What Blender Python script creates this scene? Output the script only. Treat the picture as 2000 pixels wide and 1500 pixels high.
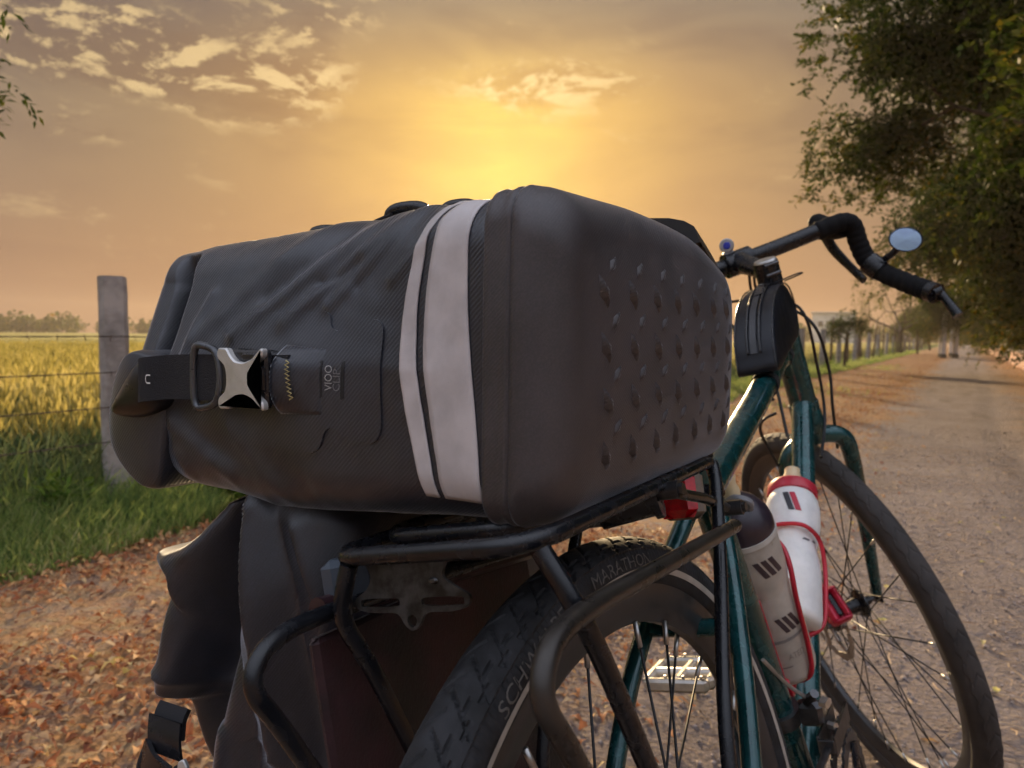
import bpy, math, random
import numpy as np
from mathutils import Matrix, Vector, noise, bvhtree

# ------------------------------------------------------------------ camera, sky, sun, exposure
SC = bpy.context.scene
COL = SC.collection
rad = math.radians
for o in list(bpy.data.objects): bpy.data.objects.remove(o)

def rotm(axis, a): return np.array(Matrix.Rotation(a, 3, axis))
CAM_POS = np.array([0.0659, -0.4555, 0.8272])
CAM_R = rotm('Z', 0.54265) @ rotm('X', -0.0593) @ rotm('Y', -0.01416)     # columns right, forward, up
cam = bpy.data.cameras.new('camera'); camo = bpy.data.objects.new('camera', cam); COL.objects.link(camo)
cam.sensor_width = 36.0; cam.lens = 1467.5 / 2000 * 36; cam.clip_start = 0.02; cam.clip_end = 3000
M = Matrix.Identity(4)
for i in range(3):
    M[i][0] = CAM_R[i, 0]; M[i][1] = CAM_R[i, 2]; M[i][2] = -CAM_R[i, 1]; M[i][3] = CAM_POS[i]
camo.matrix_world = M
cam.dof.use_dof = True; cam.dof.focus_distance = 0.5; cam.dof.aperture_fstop = 13.0
SC.camera = camo

SUN_AZ = 32.3; SUN_EL = 13.0            # degrees to the left of the path's direction, degrees above the horizon
SD = Vector((-math.sin(rad(SUN_AZ)) * math.cos(rad(SUN_EL)), math.cos(rad(SUN_AZ)) * math.cos(rad(SUN_EL)), math.sin(rad(SUN_EL))))
SC.view_settings.view_transform = 'Standard'; SC.view_settings.look = 'None'
SC.view_settings.exposure = 1.2; SC.view_settings.gamma = 1.0; SC.view_settings.use_curve_mapping = False
SC.render.engine = 'CYCLES'
SC.cycles.use_denoising = True
SC.cycles.max_bounces = 5; SC.cycles.diffuse_bounces = 3; SC.cycles.glossy_bounces = 3; SC.cycles.transmission_bounces = 4; SC.cycles.volume_bounces = 0; SC.cycles.transparent_max_bounces = 6
SC.cycles.use_adaptive_sampling = True; SC.cycles.adaptive_threshold = 0.025; SC.cycles.adaptive_min_samples = 12
SC.cycles.sample_clamp_indirect = 4.0

class NT:
    """small helper to write node trees"""
    def __init__(s, tree): s.t = tree; tree.nodes.clear()
    def n(s, kind, ins=None, **kw):
        d = s.t.nodes.new('ShaderNode' + kind)
        for k, v in kw.items(): setattr(d, k, v)
        for k, v in (ins or {}).items():
            sock = d.inputs[k]
            if isinstance(v, bpy.types.NodeSocket): s.t.links.new(v, sock)
            else: sock.default_value = v
        return d
    def math(s, op, a, b=0.0, c=0.0, clamp=False):
        d = s.n('Math', {0: a, 1: b, 2: c}, operation=op); d.use_clamp = clamp; return d.outputs[0]
    def vmath(s, op, a, b=None, out=0):
        d = s.n('VectorMath', {0: a} if b is None else {0: a, 1: b}, operation=op); return d.outputs[out]
    def ramp(s, f, stops, interp='LINEAR'):
        d = s.n('ValToRGB', {0: f}); cr = d.color_ramp; cr.interpolation = interp
        while len(cr.elements) < len(stops): cr.elements.new(0.5)
        for e, (p, c) in zip(cr.elements, stops):
            e.position = p; e.color = (c[0], c[1], c[2], 1) if isinstance(c, (tuple, list)) else (c, c, c, 1)
        return d.outputs[0]
    def mix(s, f, a, b, blend='MIX'):
        d = s.n('Mix', data_type='RGBA', blend_type=blend)
        for k, v in ((0, f), (6, a), (7, b)):
            if isinstance(v, bpy.types.NodeSocket): s.t.links.new(v, d.inputs[k])
            else: d.inputs[k].default_value = v if k == 0 or len(v) == 4 else (*v, 1)
        return d.outputs[2]
    def maprange(s, v, a, b, c=0.0, d=1.0, smooth=True):
        m = s.n('MapRange', {0: v, 1: a, 2: b, 3: c, 4: d}); m.interpolation_type = 'SMOOTHSTEP' if smooth else 'LINEAR'
        return m.outputs[0]

world = bpy.data.worlds.new('World'); SC.world = world; world.use_nodes = True
w = NT(world.node_tree); world.cycles.sampling_method = 'MANUAL'; world.cycles.sample_map_resolution = 256
sky = w.n('TexSky', sky_type='NISHITA', sun_disc=False, sun_elevation=rad(SUN_EL), sun_rotation=rad(-SUN_AZ), altitude=200, air_density=1.6, dust_density=6.0, ozone_density=1.0)
dirv = w.n('TexCoord').outputs['Generated']
nrm = w.vmath('NORMALIZE', dirv)
sep = w.n('SeparateXYZ', {0: nrm})
zz = sep.outputs[2]
cosang = w.vmath('DOT_PRODUCT', nrm, tuple(SD), 1)
ang = w.math('ARCCOSINE', w.math('MINIMUM', cosang, 0.99999))
angf = w.math('DIVIDE', ang, math.pi)
el = w.math('MAXIMUM', zz, 0.0)
# haze lit by the sun behind it: yellow round the sun, tan and grey further off, slate blue on the far side of the sky
hz = w.ramp(angf, [(0.0, (0.60, 0.40, 0.070)), (0.02, (0.52, 0.33, 0.064)), (0.045, (0.385, 0.225, 0.057)), (0.08, (0.262, 0.152, 0.058)), (0.13, (0.176, 0.115, 0.063)), (0.20, (0.122, 0.094, 0.071)),
                   (0.28, (0.130, 0.112, 0.098)), (0.45, (0.20, 0.21, 0.23)), (0.65, (0.23, 0.255, 0.30)), (1.0, (0.23, 0.26, 0.31))])
low = w.maprange(el, 0.0, 0.30, 1.0, 0.0)
front = w.maprange(angf, 0.12, 0.55, 1.0, 0.12)
back = w.maprange(angf, 0.24, 0.50)
hz = w.mix(back, hz, w.mix(w.maprange(el, 0.05, 0.90), (0.085, 0.076, 0.074), (0.64, 0.69, 0.80)))
hz = w.mix(w.math('MULTIPLY', w.math('MULTIPLY', low, front), 0.62), hz, (0.250, 0.118, 0.060))
high = w.math('MULTIPLY', w.maprange(el, 0.27, 0.46), w.maprange(angf, 0.30, 0.20))
hz = w.mix(w.math('MULTIPLY', high, 0.95), hz, (0.096, 0.086, 0.079))
# clouds: a thin broken layer
def cam_dir(u, v):
    d = CAM_R @ np.array([(u - 1000) / 1467.5, 1.0, (750 - v) / 1467.5]); return d / np.linalg.norm(d)
den = w.math('ADD', zz, 0.16)
cpl = w.n('CombineXYZ', {0: w.math('DIVIDE', sep.outputs[0], den), 1: w.math('DIVIDE', sep.outputs[1], den), 2: 0.0}).outputs[0]
def cloud_noise(off):
    v = w.vmath('ADD', nrm, tuple(off))
    v = w.vmath('MULTIPLY', v, (1.0, 1.0, 2.3))
    return w.n('TexNoise', {'Vector': v, 'Scale': 9.0, 'Detail': 7.0, 'Roughness': 0.66, 'Distortion': 0.25}).outputs[0]
BANKS = [(1110, 165, 150, 34, .36), (1025, 195, 60, 26, .2), (250, 100, 240, 70, .36), (560, 152, 150, 34, .30), (600, 20, 90, 44, .36), (70, 40, 170, 66, .30),
         (520, 212, 60, 16, .2), (200, 250, 90, 26, .2), (130, 400, 120, 36, .18)]
bank = None
for (u, v, su, sv, amp) in BANKS:
    c = cam_dir(u, v); e1 = np.cross(c, (0, 0, 1.0)); e1 /= np.linalg.norm(e1); e2 = np.cross(e1, c)
    a = w.math('MULTIPLY', w.vmath('DOT_PRODUCT', nrm, tuple(e1), 1), 1467.5 / su)
    b = w.math('MULTIPLY', w.math('SUBTRACT', w.vmath('DOT_PRODUCT', nrm, tuple(e2), 1), 0.0), 1467.5 / sv)
    q = w.math('ADD', w.math('MULTIPLY', a, a), w.math('MULTIPLY', b, b))
    fr = w.math('GREATER_THAN', w.vmath('DOT_PRODUCT', nrm, tuple(c), 1), 0.0)
    g = w.math('MULTIPLY', w.math('MULTIPLY', w.math('EXPONENT', w.math('MULTIPLY', q, -0.7)), amp), fr)
    bank = g if bank is None else w.math('ADD', bank, g)
n0 = w.math('ADD', cloud_noise((0, 0, 0)), bank)
n1 = w.math('ADD', cloud_noise(tuple(SD * 0.02 + Vector((0, 0, -0.012)))), bank)
dens = w.maprange(n0, 0.60, 0.94)
lit = w.maprange(w.math('SUBTRACT', n0, n1), -0.03, 0.07)
lit = w.math('ADD', w.math('MULTIPLY', lit, 0.8), w.math('MULTIPLY', w.maprange(n0, 0.74, 0.58), 0.35), clamp=True)
glow = w.maprange(angf, 0.0, 0.30, 1.0, 0.35)
ccol = w.mix(lit, w.mix(1.0, hz, (0.70, 0.64, 0.70), 'MULTIPLY'), w.mix(glow, (0.185, 0.140, 0.092), (0.56, 0.40, 0.18)))
wisp = w.n('TexNoise', {'Vector': w.vmath('MULTIPLY', nrm, (1.0, 1.0, 3.2)), 'Scale': 3.2, 'Detail': 3.0, 'Roughness': 0.6, 'Distortion': 0.6}).outputs[0]
hz = w.mix(w.math('MULTIPLY', w.maprange(wisp, 0.40, 0.68), w.maprange(el, 0.08, 0.36, 0.25, 0.85)), hz, w.mix(1.0, hz, (0.70, 0.67, 0.77), 'MULTIPLY'))
skyc = w.mix(w.math('MULTIPLY', dens, w.maprange(el, 0.02, 0.12, 0.0, 0.9)), hz, ccol)
nis = w.vmath('MULTIPLY', sky.outputs[0], (0.016, 0.016, 0.017))
tot = w.vmath('ADD', w.vmath('MULTIPLY', skyc, (8.3, 8.3, 8.3)), nis)
bg = w.n('Background', {0: tot, 1: 0.1})
w.n('OutputWorld', {0: bg.outputs[0]})

sl = bpy.data.lights.new('sun', 'SUN'); sl.energy = 3.4; sl.angle = rad(4.0); sl.color = (1.0, 0.72, 0.40)
so = bpy.data.objects.new('sun', sl); COL.objects.link(so)
so.rotation_euler = (-SD).to_track_quat('-Z', 'Y').to_euler()

# ------------------------------------------------------------------ helpers
rng = np.random.default_rng(7); random.seed(7)
def tag(o, label=None, cat=None, group=None, kind=None):
    for k, v in (('label', label), ('category', cat), ('group', group), ('kind', kind)):
        if v: o[k] = v
    return o
def empty(name, loc=(0, 0, 0), rot=(0, 0, 0), parent=None):
    o = bpy.data.objects.new(name, None); COL.objects.link(o); o.location = loc; o.rotation_euler = rot; o.empty_display_size = 0.1
    if parent: o.parent = parent
    return o
def obj(name, me, parent=None, m=None):
    o = bpy.data.objects.new(name, me); COL.objects.link(o)
    if parent: o.parent = parent
    if m is not None: o.matrix_local = m
    return o
def mesh(name, V, F, mat, parent=None, smooth=True, sharp=None, m=None):
    me = bpy.data.meshes.new(name)
    me.from_pydata([tuple(map(float, v)) for v in V], [], [tuple(int(i) for i in f) for f in F])
    for k in (mat if isinstance(mat, (list, tuple)) else [mat]): me.materials.append(k)
    if smooth:
        me.shade_smooth() if sharp is None else smooth_angle(me, sharp)
    return obj(name, me, parent, m)
def smooth_angle(me, deg):
    me.shade_smooth()
    try: me.set_sharp_from_angle(angle=rad(deg))
    except Exception: pass
def fast_mesh(name, V, F, mats, fmat=None, parent=None, smooth=False):
    """V (n,3), F (m,k) numpy"""
    me = bpy.data.meshes.new(name); n, (mf, k) = len(V), F.shape
    me.vertices.add(n); me.vertices.foreach_set('co', np.ascontiguousarray(V, np.float32).ravel())
    me.loops.add(mf * k); me.loops.foreach_set('vertex_index', np.ascontiguousarray(F, np.int32).ravel())
    me.polygons.add(mf); me.polygons.foreach_set('loop_start', np.arange(0, mf * k, k, dtype=np.int32))
    if fmat is not None: me.polygons.foreach_set('material_index', fmat.astype(np.int32))
    if smooth: me.polygons.foreach_set('use_smooth', np.ones(mf, bool))
    me.update(calc_edges=True); me.validate()
    for q in mats: me.materials.append(q)
    return obj(name, me, parent)
class B:
    """collects pieces of one part"""
    def __init__(s): s.v = []; s.f = []
    def add(s, VF, M=None):
        V, F = VF; o = len(s.v)
        for p in V:
            if M is not None: p = M @ Vector(p)
            s.v.append(tuple(p))
        s.f += [tuple(i + o for i in f) for f in F]; return s
    def build(s, name, mat, parent=None, sharp=40, m=None): return mesh(name, s.v, s.f, mat, parent, True, sharp, m)
def smoothpath(pts, n=8, closed=False):
    P = [Vector(p) for p in pts]; out = []; N = len(P)
    for i in range(N if closed else N - 1):
        a, b, c, d = (P[(i + k) % N] if closed else P[min(max(i + k, 0), N - 1)] for k in (-1, 0, 1, 2))
        for j in range(n):
            t = j / n
            out.append(0.5 * ((2 * b) + (c - a) * t + (2 * a - 5 * b + 4 * c - d) * t * t + (3 * b - a - 3 * c + d) * t ** 3))
    if not closed: out.append(P[-1])
    return out
def bend(pts, r, n=6):
    """polyline with its corners rounded to radius about r"""
    P = [Vector(p) for p in pts]; out = [P[0]]
    for a, b, c in zip(P, P[1:], P[2:]):
        u = a - b; v = c - b; k = min(r, u.length * .48, v.length * .48)
        s = b + u.normalized() * k; e = b + v.normalized() * k
        for j in range(n + 1):
            t = j / n; out.append(s * (1 - t) ** 2 + b * 2 * t * (1 - t) + e * t * t)
    return out + [P[-1]]
def tube(pts, r, seg=12, closed=False, caps=True, flat=None):
    P = [Vector(p) for p in pts]; N = len(P); V = []; F = []
    rr = r if isinstance(r, (list, tuple)) else [r] * N
    if len(rr) != N: rr = list(np.interp(np.linspace(0, 1, N), np.linspace(0, 1, len(rr)), rr))
    up = None
    for i, p in enumerate(P):
        a = P[(i - 1) % N] if closed or i else P[0]; b = P[(i + 1) % N] if closed or i < N - 1 else P[-1]
        t = (b - a).normalized()
        if up is None:
            up = Vector((0, 0, 1)) if abs(t.z) < .9 else Vector((1, 0, 0))
        up = (up - t * up.dot(t)).normalized(); sd = t.cross(up)
        for k in range(seg):
            an = 2 * math.pi * k / seg; ca, sa = math.cos(an), math.sin(an)
            if flat: ca *= flat
            V.append(p + (up * ca + sd * sa) * rr[i])
    for i in range(N if closed else N - 1):
        j = (i + 1) % N
        for k in range(seg): F.append((i * seg + k, i * seg + (k + 1) % seg, j * seg + (k + 1) % seg, j * seg + k))
    if caps and not closed:
        F.append(tuple(range(seg - 1, -1, -1))); F.append(tuple((N - 1) * seg + k for k in range(seg)))
    return V, F
def lathe(prof, seg=32, axis='Z', closed=False):
    """profile of (radius, height) turned round an axis"""
    V = []; F = []; n = len(prof)
    for k in range(seg):
        a = 2 * math.pi * k / seg; c, s = math.cos(a), math.sin(a)
        for r, h in prof:
            V.append((r * c, r * s, h) if axis == 'Z' else (h, r * c, r * s))
    for k in range(seg):
        j = (k + 1) % seg
        for i in range(n if closed else n - 1):
            q = (i + 1) % n; F.append((k * n + i, j * n + i, j * n + q, k * n + q))
    return V, F
def box(cx, cy, cz, sx, sy, sz, bev=0.0):
    b = min(bev, sx * .49, sy * .49, sz * .49)
    V = []
    hx, hy, hz_ = sx / 2, sy / 2, sz / 2
    if b <= 0:
        V = [(cx + x * hx, cy + y * hy, cz + z * hz_) for z in (-1, 1) for y in (-1, 1) for x in (-1, 1)]
        return V, [(0, 2, 3, 1), (4, 5, 7, 6), (0, 1, 5, 4), (2, 6, 7, 3), (0, 4, 6, 2), (1, 3, 7, 5)]
    # chamfered box as a stack of octagons
    F = []
    def octa(z, ins):
        x, y = hx - ins, hy - ins
        return [(cx + a, cy + c, z) for a, c in ((-x + b, -y), (x - b, -y), (x, -y + b), (x, y - b), (x - b, y), (-x + b, y), (-x, y - b), (-x, -y + b))]
    lay = [octa(cz - hz_, b * .99), octa(cz - hz_ + b, 0), octa(cz + hz_ - b, 0), octa(cz + hz_, b * .99)]
    for l in lay: V += l
    for i in range(3):
        for k in range(8): F.append((i * 8 + k, i * 8 + (k + 1) % 8, i * 8 + 8 + (k + 1) % 8, i * 8 + 8 + k))
    F.append(tuple(range(7, -1, -1))); F.append(tuple(24 + k for k in range(8)))
    return V, F
def prism(out, h, bev=0.0):
    """outline of (x, y) points, raised from 0 to h in z with a small edge bevel"""
    n = len(out); P = np.array(out, float); c = P.mean(0)
    area = 0.5 * np.sum(P[:, 0] * np.roll(P[:, 1], -1) - np.roll(P[:, 0], -1) * P[:, 1])
    if area < 0: P = P[::-1]
    V = [(x, y, 0) for x, y in P] + [(x, y, h - bev) for x, y in P]; F = []
    lay = 2
    if bev > 0:
        pr = np.roll(P, 1, 0); nx = np.roll(P, -1, 0); d = nx - pr; d /= np.linalg.norm(d, axis=1)[:, None] + 1e-9
        I = P + np.stack([-d[:, 1], d[:, 0]], 1) * bev
        V += [(x, y, h) for x, y in I]; lay = 3
    for i in range(lay - 1):
        for k in range(n): F.append((i * n + k, i * n + (k + 1) % n, (i + 1) * n + (k + 1) % n, (i + 1) * n + k))
    F.append(tuple((lay - 1) * n + k for k in range(n))); F.append(tuple(range(n - 1, -1, -1)))
    return V, F
def frame_to(p, zdir, xdir=None):
    z = Vector(zdir).normalized(); x = Vector(xdir) if xdir is not None else (Vector((1, 0, 0)) if abs(z.x) < .9 else Vector((0, 1, 0)))
    x = (x - z * x.dot(z)).normalized(); y = z.cross(x)
    m = Matrix((x, y, z)).transposed().to_4x4(); m.translation = Vector(p); return m
def text_flat(body, size=1.0):
    """outline of a word as flat mesh data (verts, faces), centred on x, baseline at 0"""
    cu = bpy.data.curves.new('lettering', 'FONT'); cu.body = body; cu.size = size; cu.align_x = 'CENTER'; cu.resolution_u = 3
    t = bpy.data.objects.new('lettering', cu); COL.objects.link(t)
    me = t.to_mesh(); V = [tuple(v.co) for v in me.vertices]; F = [tuple(p.vertices) for p in me.polygons]
    t.to_mesh_clear(); bpy.data.objects.remove(t); bpy.data.curves.remove(cu)
    return V, F

# ------------------------------------------------------------------ materials
MATS = {}
def mat(name, col, rough=0.5, metal=0.0, var=0.12, scale=40.0, bump=0.0, bscale=200.0, bdist=0.001, spec=0.5, coat=0.0, sheen=0.0, sss=0.0, trans=0.0, emit=None, detail=4.0):
    if name in MATS: return MATS[name]
    m = bpy.data.materials.new(name); m.use_nodes = True; t = NT(m.node_tree)
    tc = t.n('TexCoord').outputs['Object']
    nz = t.n('TexNoise', {'Vector': tc, 'Scale': scale, 'Detail': detail, 'Roughness': 0.6}).outputs[0]
    f = t.maprange(nz, 0.3, 0.7)
    dark = tuple(c * (1 - var) for c in col); light = tuple(min(c * (1 + var), 1.0) for c in col)
    c = t.mix(f, dark, light)
    p = t.n('BsdfPrincipled', {'Base Color': c, 'Metallic': metal, 'Specular IOR Level': spec, 'Coat Weight': coat, 'Coat Roughness': 0.08, 'Sheen Weight': sheen, 'Sheen Roughness': 0.4, 'Transmission Weight': trans})
    t.t.links.new(t.maprange(f, 0, 1, max(rough - 0.07, 0.02), min(rough + 0.07, 1.0), False), p.inputs['Roughness'])
    if sss: p.inputs['Subsurface Weight'].default_value = sss; p.inputs['Subsurface Radius'].default_value = (.01, .007, .005); p.inputs['Subsurface Scale'].default_value = 0.5
    if emit: p.inputs['Emission Color'].default_value = (*emit[:3], 1); p.inputs['Emission Strength'].default_value = emit[3]
    if bump:
        b = t.n('TexNoise', {'Vector': tc, 'Scale': bscale, 'Detail': 5.0, 'Roughness': 0.6}).outputs[0]
        bn = t.n('Bump', {'Height': b, 'Strength': bump, 'Distance': bdist}); t.t.links.new(bn.outputs[0], p.inputs['Normal'])
    t.n('OutputMaterial', {0: p.outputs[0]}); MATS[name] = m; return m

def fabric(name, col, light, rough=0.5, twill=2600.0, strength=0.35, sheen=0.9):
    """coated woven cloth: fine diagonal twill relief and slightly worn colour"""
    m = bpy.data.materials.new(name); m.use_nodes = True; t = NT(m.node_tree)
    tc = t.n('TexCoord').outputs['Object']
    big = t.n('TexNoise', {'Vector': tc, 'Scale': 14.0, 'Detail': 5.0, 'Roughness': 0.6}).outputs[0]
    fine = t.n('TexNoise', {'Vector': tc, 'Scale': 900.0, 'Detail': 2.0}).outputs[0]
    c = t.mix(t.maprange(big, 0.32, 0.70), col, light)
    c = t.mix(t.maprange(fine, 0.40, 0.66, 0.0, 0.30), c, tuple(v * 1.8 for v in light))
    wv = t.n('TexWave', {'Vector': t.vmath('MULTIPLY', tc, (1.0, 0.8, -1.0)), 'Scale': twill / (2 * math.pi) / 1.9, 'Distortion': 0.6, 'Detail': 1.0, 'Detail Scale': 2.0}, wave_type='BANDS', bands_direction='DIAGONAL').outputs['Fac']
    h = t.math('ADD', t.math('MULTIPLY', wv, 0.7), t.math('MULTIPLY', fine, 0.6))
    bn = t.n('Bump', {'Height': h, 'Strength': strength, 'Distance': 0.0006})
    p = t.n('BsdfPrincipled', {'Base Color': c, 'Sheen Weight': sheen, 'Sheen Roughness': 0.24, 'Sheen Tint': (0.85, 0.9, 1.0, 1), 'Specular IOR Level': 0.8, 'Normal': bn.outputs[0]})
    t.t.links.new(t.maprange(big, 0.3, 0.7, rough - 0.06, rough + 0.08, False), p.inputs['Roughness'])
    t.n('OutputMaterial', {0: p.outputs[0]}); MATS[name] = m; return m

def leafmat(name, stops, transl=0.45, rough=0.65, scale=0.6, noise_w=0.45):
    """leaf or blade: every piece its own tint, light passing through"""
    m = bpy.data.materials.new(name); m.use_nodes = True; t = NT(m.node_tree)
    g = t.n('NewGeometry'); ri = g.outputs['Random Per Island']
    tc = t.n('TexCoord').outputs['Object']
    nz = t.n('TexNoise', {'Vector': tc, 'Scale': scale, 'Detail': 3.0}).outputs[0]
    f = t.math('ADD', t.math('MULTIPLY', ri, 1 - noise_w), t.math('MULTIPLY', t.maprange(nz, 0.25, 0.75), noise_w))
    c = t.ramp(f, stops)
    p = t.n('BsdfPrincipled', {'Base Color': c, 'Roughness': rough, 'Specular IOR Level': 0.12})
    tr = t.n('BsdfTranslucent', {'Color': c})
    mx = t.n('MixShader', {0: transl, 1: p.outputs[0], 2: tr.outputs[0]})
    t.n('OutputMaterial', {0: mx.outputs[0]}); MATS[name] = m; return m

# ------------------------------------------------------------------ ground, path, field
def gz(x, y):
    """height of the land: level here, rising very slightly ahead"""
    return 0.0045 * np.clip(np.asarray(y, float) - 6.0, 0, 260)
def ground_material():
    m = bpy.data.materials.new('earth'); m.use_nodes = True; t = NT(m.node_tree)
    tc = t.n('TexCoord').outputs['Object']; s = t.n('SeparateXYZ', {0: tc}); X, Y = s.outputs[0], s.outputs[1]
    big = t.n('TexNoise', {'Vector': tc, 'Scale': 0.9, 'Detail': 6.0, 'Roughness': 0.65}).outputs[0]
    mid = t.n('TexNoise', {'Vector': tc, 'Scale': 6.0, 'Detail': 6.0, 'Roughness': 0.65}).outputs[0]
    fine = t.n('TexNoise', {'Vector': tc, 'Scale': 55.0, 'Detail': 6.0, 'Roughness': 0.7}).outputs[0]
    vor = t.n('TexVoronoi', {'Vector': tc, 'Scale': 70.0}, feature='F1').outputs['Distance']
    vor2 = t.n('TexVoronoi', {'Vector': tc, 'Scale': 26.0, 'Randomness': 1.0}, feature='F1')
    gravel = t.mix(t.maprange(fine, 0.3, 0.7), (0.15, 0.122, 0.115), (0.42, 0.345, 0.325))
    gravel = t.mix(t.maprange(mid, 0.35, 0.75, 0.0, 0.55), gravel, (0.26, 0.20, 0.175))
    gravel = t.mix(t.maprange(vor, 0.25, 0.02, 0.0, 0.35), gravel, (0.50, 0.42, 0.39))
    dirt = t.mix(t.maprange(fine, 0.3, 0.7), (0.40, 0.24, 0.13), (0.70, 0.50, 0.33))
    lit = t.ramp(vor2.outputs['Color'], [(0.0, (0.15, 0.07, 0.03)), (0.35, (0.36, 0.14, 0.04)), (0.6, (0.50, 0.24, 0.07)), (0.8, (0.40, 0.28, 0.12)), (1.0, (0.56, 0.40, 0.22))])
    gravel = t.mix(t.maprange(big, 0.38, 0.66, 0.0, 0.42), gravel, (0.44, 0.37, 0.34))
    gravel = t.mix(t.maprange(t.n('TexNoise', {'Vector': t.vmath('MULTIPLY', tc, (2.2, 0.35, 1.0)), 'Scale': 1.6, 'Detail': 4.0}).outputs[0], 0.5, 0.72, 0.0, 0.5), gravel, (0.15, 0.115, 0.10))
    wob = t.math('MULTIPLY', t.math('SUBTRACT', big, 0.5), 1.5)
    Xw = t.math('ADD', X, wob)
    inlit = t.math('ADD', t.maprange(Xw, -1.0, -0.45, 1.0, 0.0), t.maprange(Xw, 0.45, 1.25))
    inlit = t.math('MULTIPLY', inlit, t.maprange(mid, 0.34, 0.60, 0.35, 0.98), clamp=True)
    c = t.mix(inlit, gravel, t.mix(t.maprange(Y, 2.0, 14.0, 0.55, 0.9), dirt, lit))
    green = t.mix(t.maprange(fine, 0.35, 0.65), (0.05, 0.09, 0.015), (0.16, 0.19, 0.04))
    fx = t.math('ADD', X, t.math('MULTIPLY', t.math('SUBTRACT', Y, 1.57), 0.006))
    c = t.mix(t.maprange(t.math('ADD', fx, t.math('MULTIPLY', wob, 0.3)), -2.85, -3.2), c, green)
    h = t.math('ADD', t.math('ADD', t.math('MULTIPLY', fine, 1.0), t.math('MULTIPLY', mid, 1.4)), t.math('MULTIPLY', vor, -0.5))
    bn = t.n('Bump', {'Height': h, 'Strength': 1.0, 'Distance': 0.03})
    p = t.n('BsdfPrincipled', {'Base Color': c, 'Roughness': 0.95, 'Specular IOR Level': 0.15, 'Normal': bn.outputs[0]})
    t.n('OutputMaterial', {0: p.outputs[0]}); return m
EARTH = ground_material()
def axis_pts(lo, hi, near, d0, grow):
    a = [near]; d = d0
    while a[-1] < hi: a.append(min(a[-1] + d, hi)); d *= grow
    b = [near]; d = d0
    while b[-1] > lo: b.append(max(b[-1] - d, lo)); d *= grow
    return sorted(set(b[::-1] + a))
YS = np.array(axis_pts(-60, 1500, 0.9, 0.05, 1.035))
def sheet(name, xs, lab, amp=0.012):
    xs = np.array(xs); Xg, Yg = np.meshgrid(xs, YS, indexing='ij'); Z = gz(Xg, Yg)
    for i in range(Xg.shape[0]):
        for j in range(Xg.shape[1]):
            x, y = Xg[i, j], Yg[i, j]
            if abs(y) < 40 and abs(x) < 8:
                Z[i, j] += amp * noise.noise((x * 1.1, y * 1.1, 0.3)) + amp * 0.35 * noise.noise((x * 5, y * 5, 2.0)) - 0.004 - (.016 * math.exp(-((x - .42 - .05 * math.sin(y * .5)) / .13) ** 2) if name == 'path' else 0)
    V = np.stack([Xg, Yg, Z], -1).reshape(-1, 3); n = len(YS)
    i, j = np.meshgrid(np.arange(len(xs) - 1), np.arange(n - 1), indexing='ij'); a = (i * n + j).ravel()
    F = np.stack([a, a + n, a + n + 1, a + 1], 1)
    o = fast_mesh(name, V, F, [EARTH], smooth=True); tag(o, kind='structure', label=lab); return o
sheet('path', np.arange(-0.8, 1.03, 0.05), 'packed gravel path running away between leaf strewn verges')
sheet('verge', np.arange(-3.5, -0.79, 0.05), 'bare earth verge covered with dry fallen leaves')
sheet('ground', [1.0, 1.1, 1.2, 1.35, 1.5, 1.7, 2.0, 2.35, 2.7, 3.0, 3.4, 3.8, 4.4, 5.2, 6.5, 9, 14, 25, 50, 120, 400, 900], 'leafy ground under the roadside trees')
sheet('field', [-1500, -700, -300, -150, -80, -40, -24, -16, -11, -8, -6, -5, -4.4, -4.0, -3.75, -3.5], 'flat farm field reaching to the horizon')

# crop canopy beyond the first rows, and the stalks themselves
WHEAT = leafmat('ripening_wheat', [(0.0, (0.22, 0.20, 0.055)), (0.35, (0.42, 0.36, 0.10)), (0.7, (0.58, 0.49, 0.16)), (1.0, (0.74, 0.64, 0.28))], 0.5, 0.6, 0.35, 0.5)
STALK = leafmat('green_stalk', [(0.0, (0.05, 0.085, 0.045)), (0.5, (0.13, 0.19, 0.075)), (1.0, (0.30, 0.31, 0.12))], 0.35, 0.55, 0.5, 0.5)
GREEN = leafmat('fresh_grass', [(0.0, (0.085, 0.145, 0.060)), (0.35, (0.19, 0.28, 0.080)), (0.6, (0.36, 0.44, 0.12)), (0.78, (0.46, 0.48, 0.18)), (0.92, (0.62, 0.56, 0.30)), (1.0, (0.68, 0.40, 0.16))], 0.58, 0.5, 1.2, 0.35)
def canopy_material():
    m = bpy.data.materials.new('crop_canopy'); m.use_nodes = True; t = NT(m.node_tree)
    tc = t.n('TexCoord').outputs['Object']
    f = t.n('TexNoise', {'Vector': tc, 'Scale': 7.0, 'Detail': 6.0, 'Roughness': 0.75}).outputs[0]
    b = t.n('TexNoise', {'Vector': t.vmath('MULTIPLY', tc, (0.12, 0.5, 1.0)), 'Scale': 0.6, 'Detail': 4.0}).outputs[0]
    c = t.mix(t.maprange(f, 0.3, 0.7), (0.28, 0.235, 0.06), (0.64, 0.53, 0.17))
    c = t.mix(t.maprange(b, 0.40, 0.62, 0.0, 0.55), c, (0.16, 0.16, 0.035))
    bn = t.n('Bump', {'Height': f, 'Strength': 1.0, 'Distance': 0.15})
    p = t.n('BsdfPrincipled', {'Base Color': c, 'Roughness': 0.9, 'Specular IOR Level': 0.1, 'Normal': bn.outputs[0]})
    t.n('OutputMaterial', {0: p.outputs[0]}); return m
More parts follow.
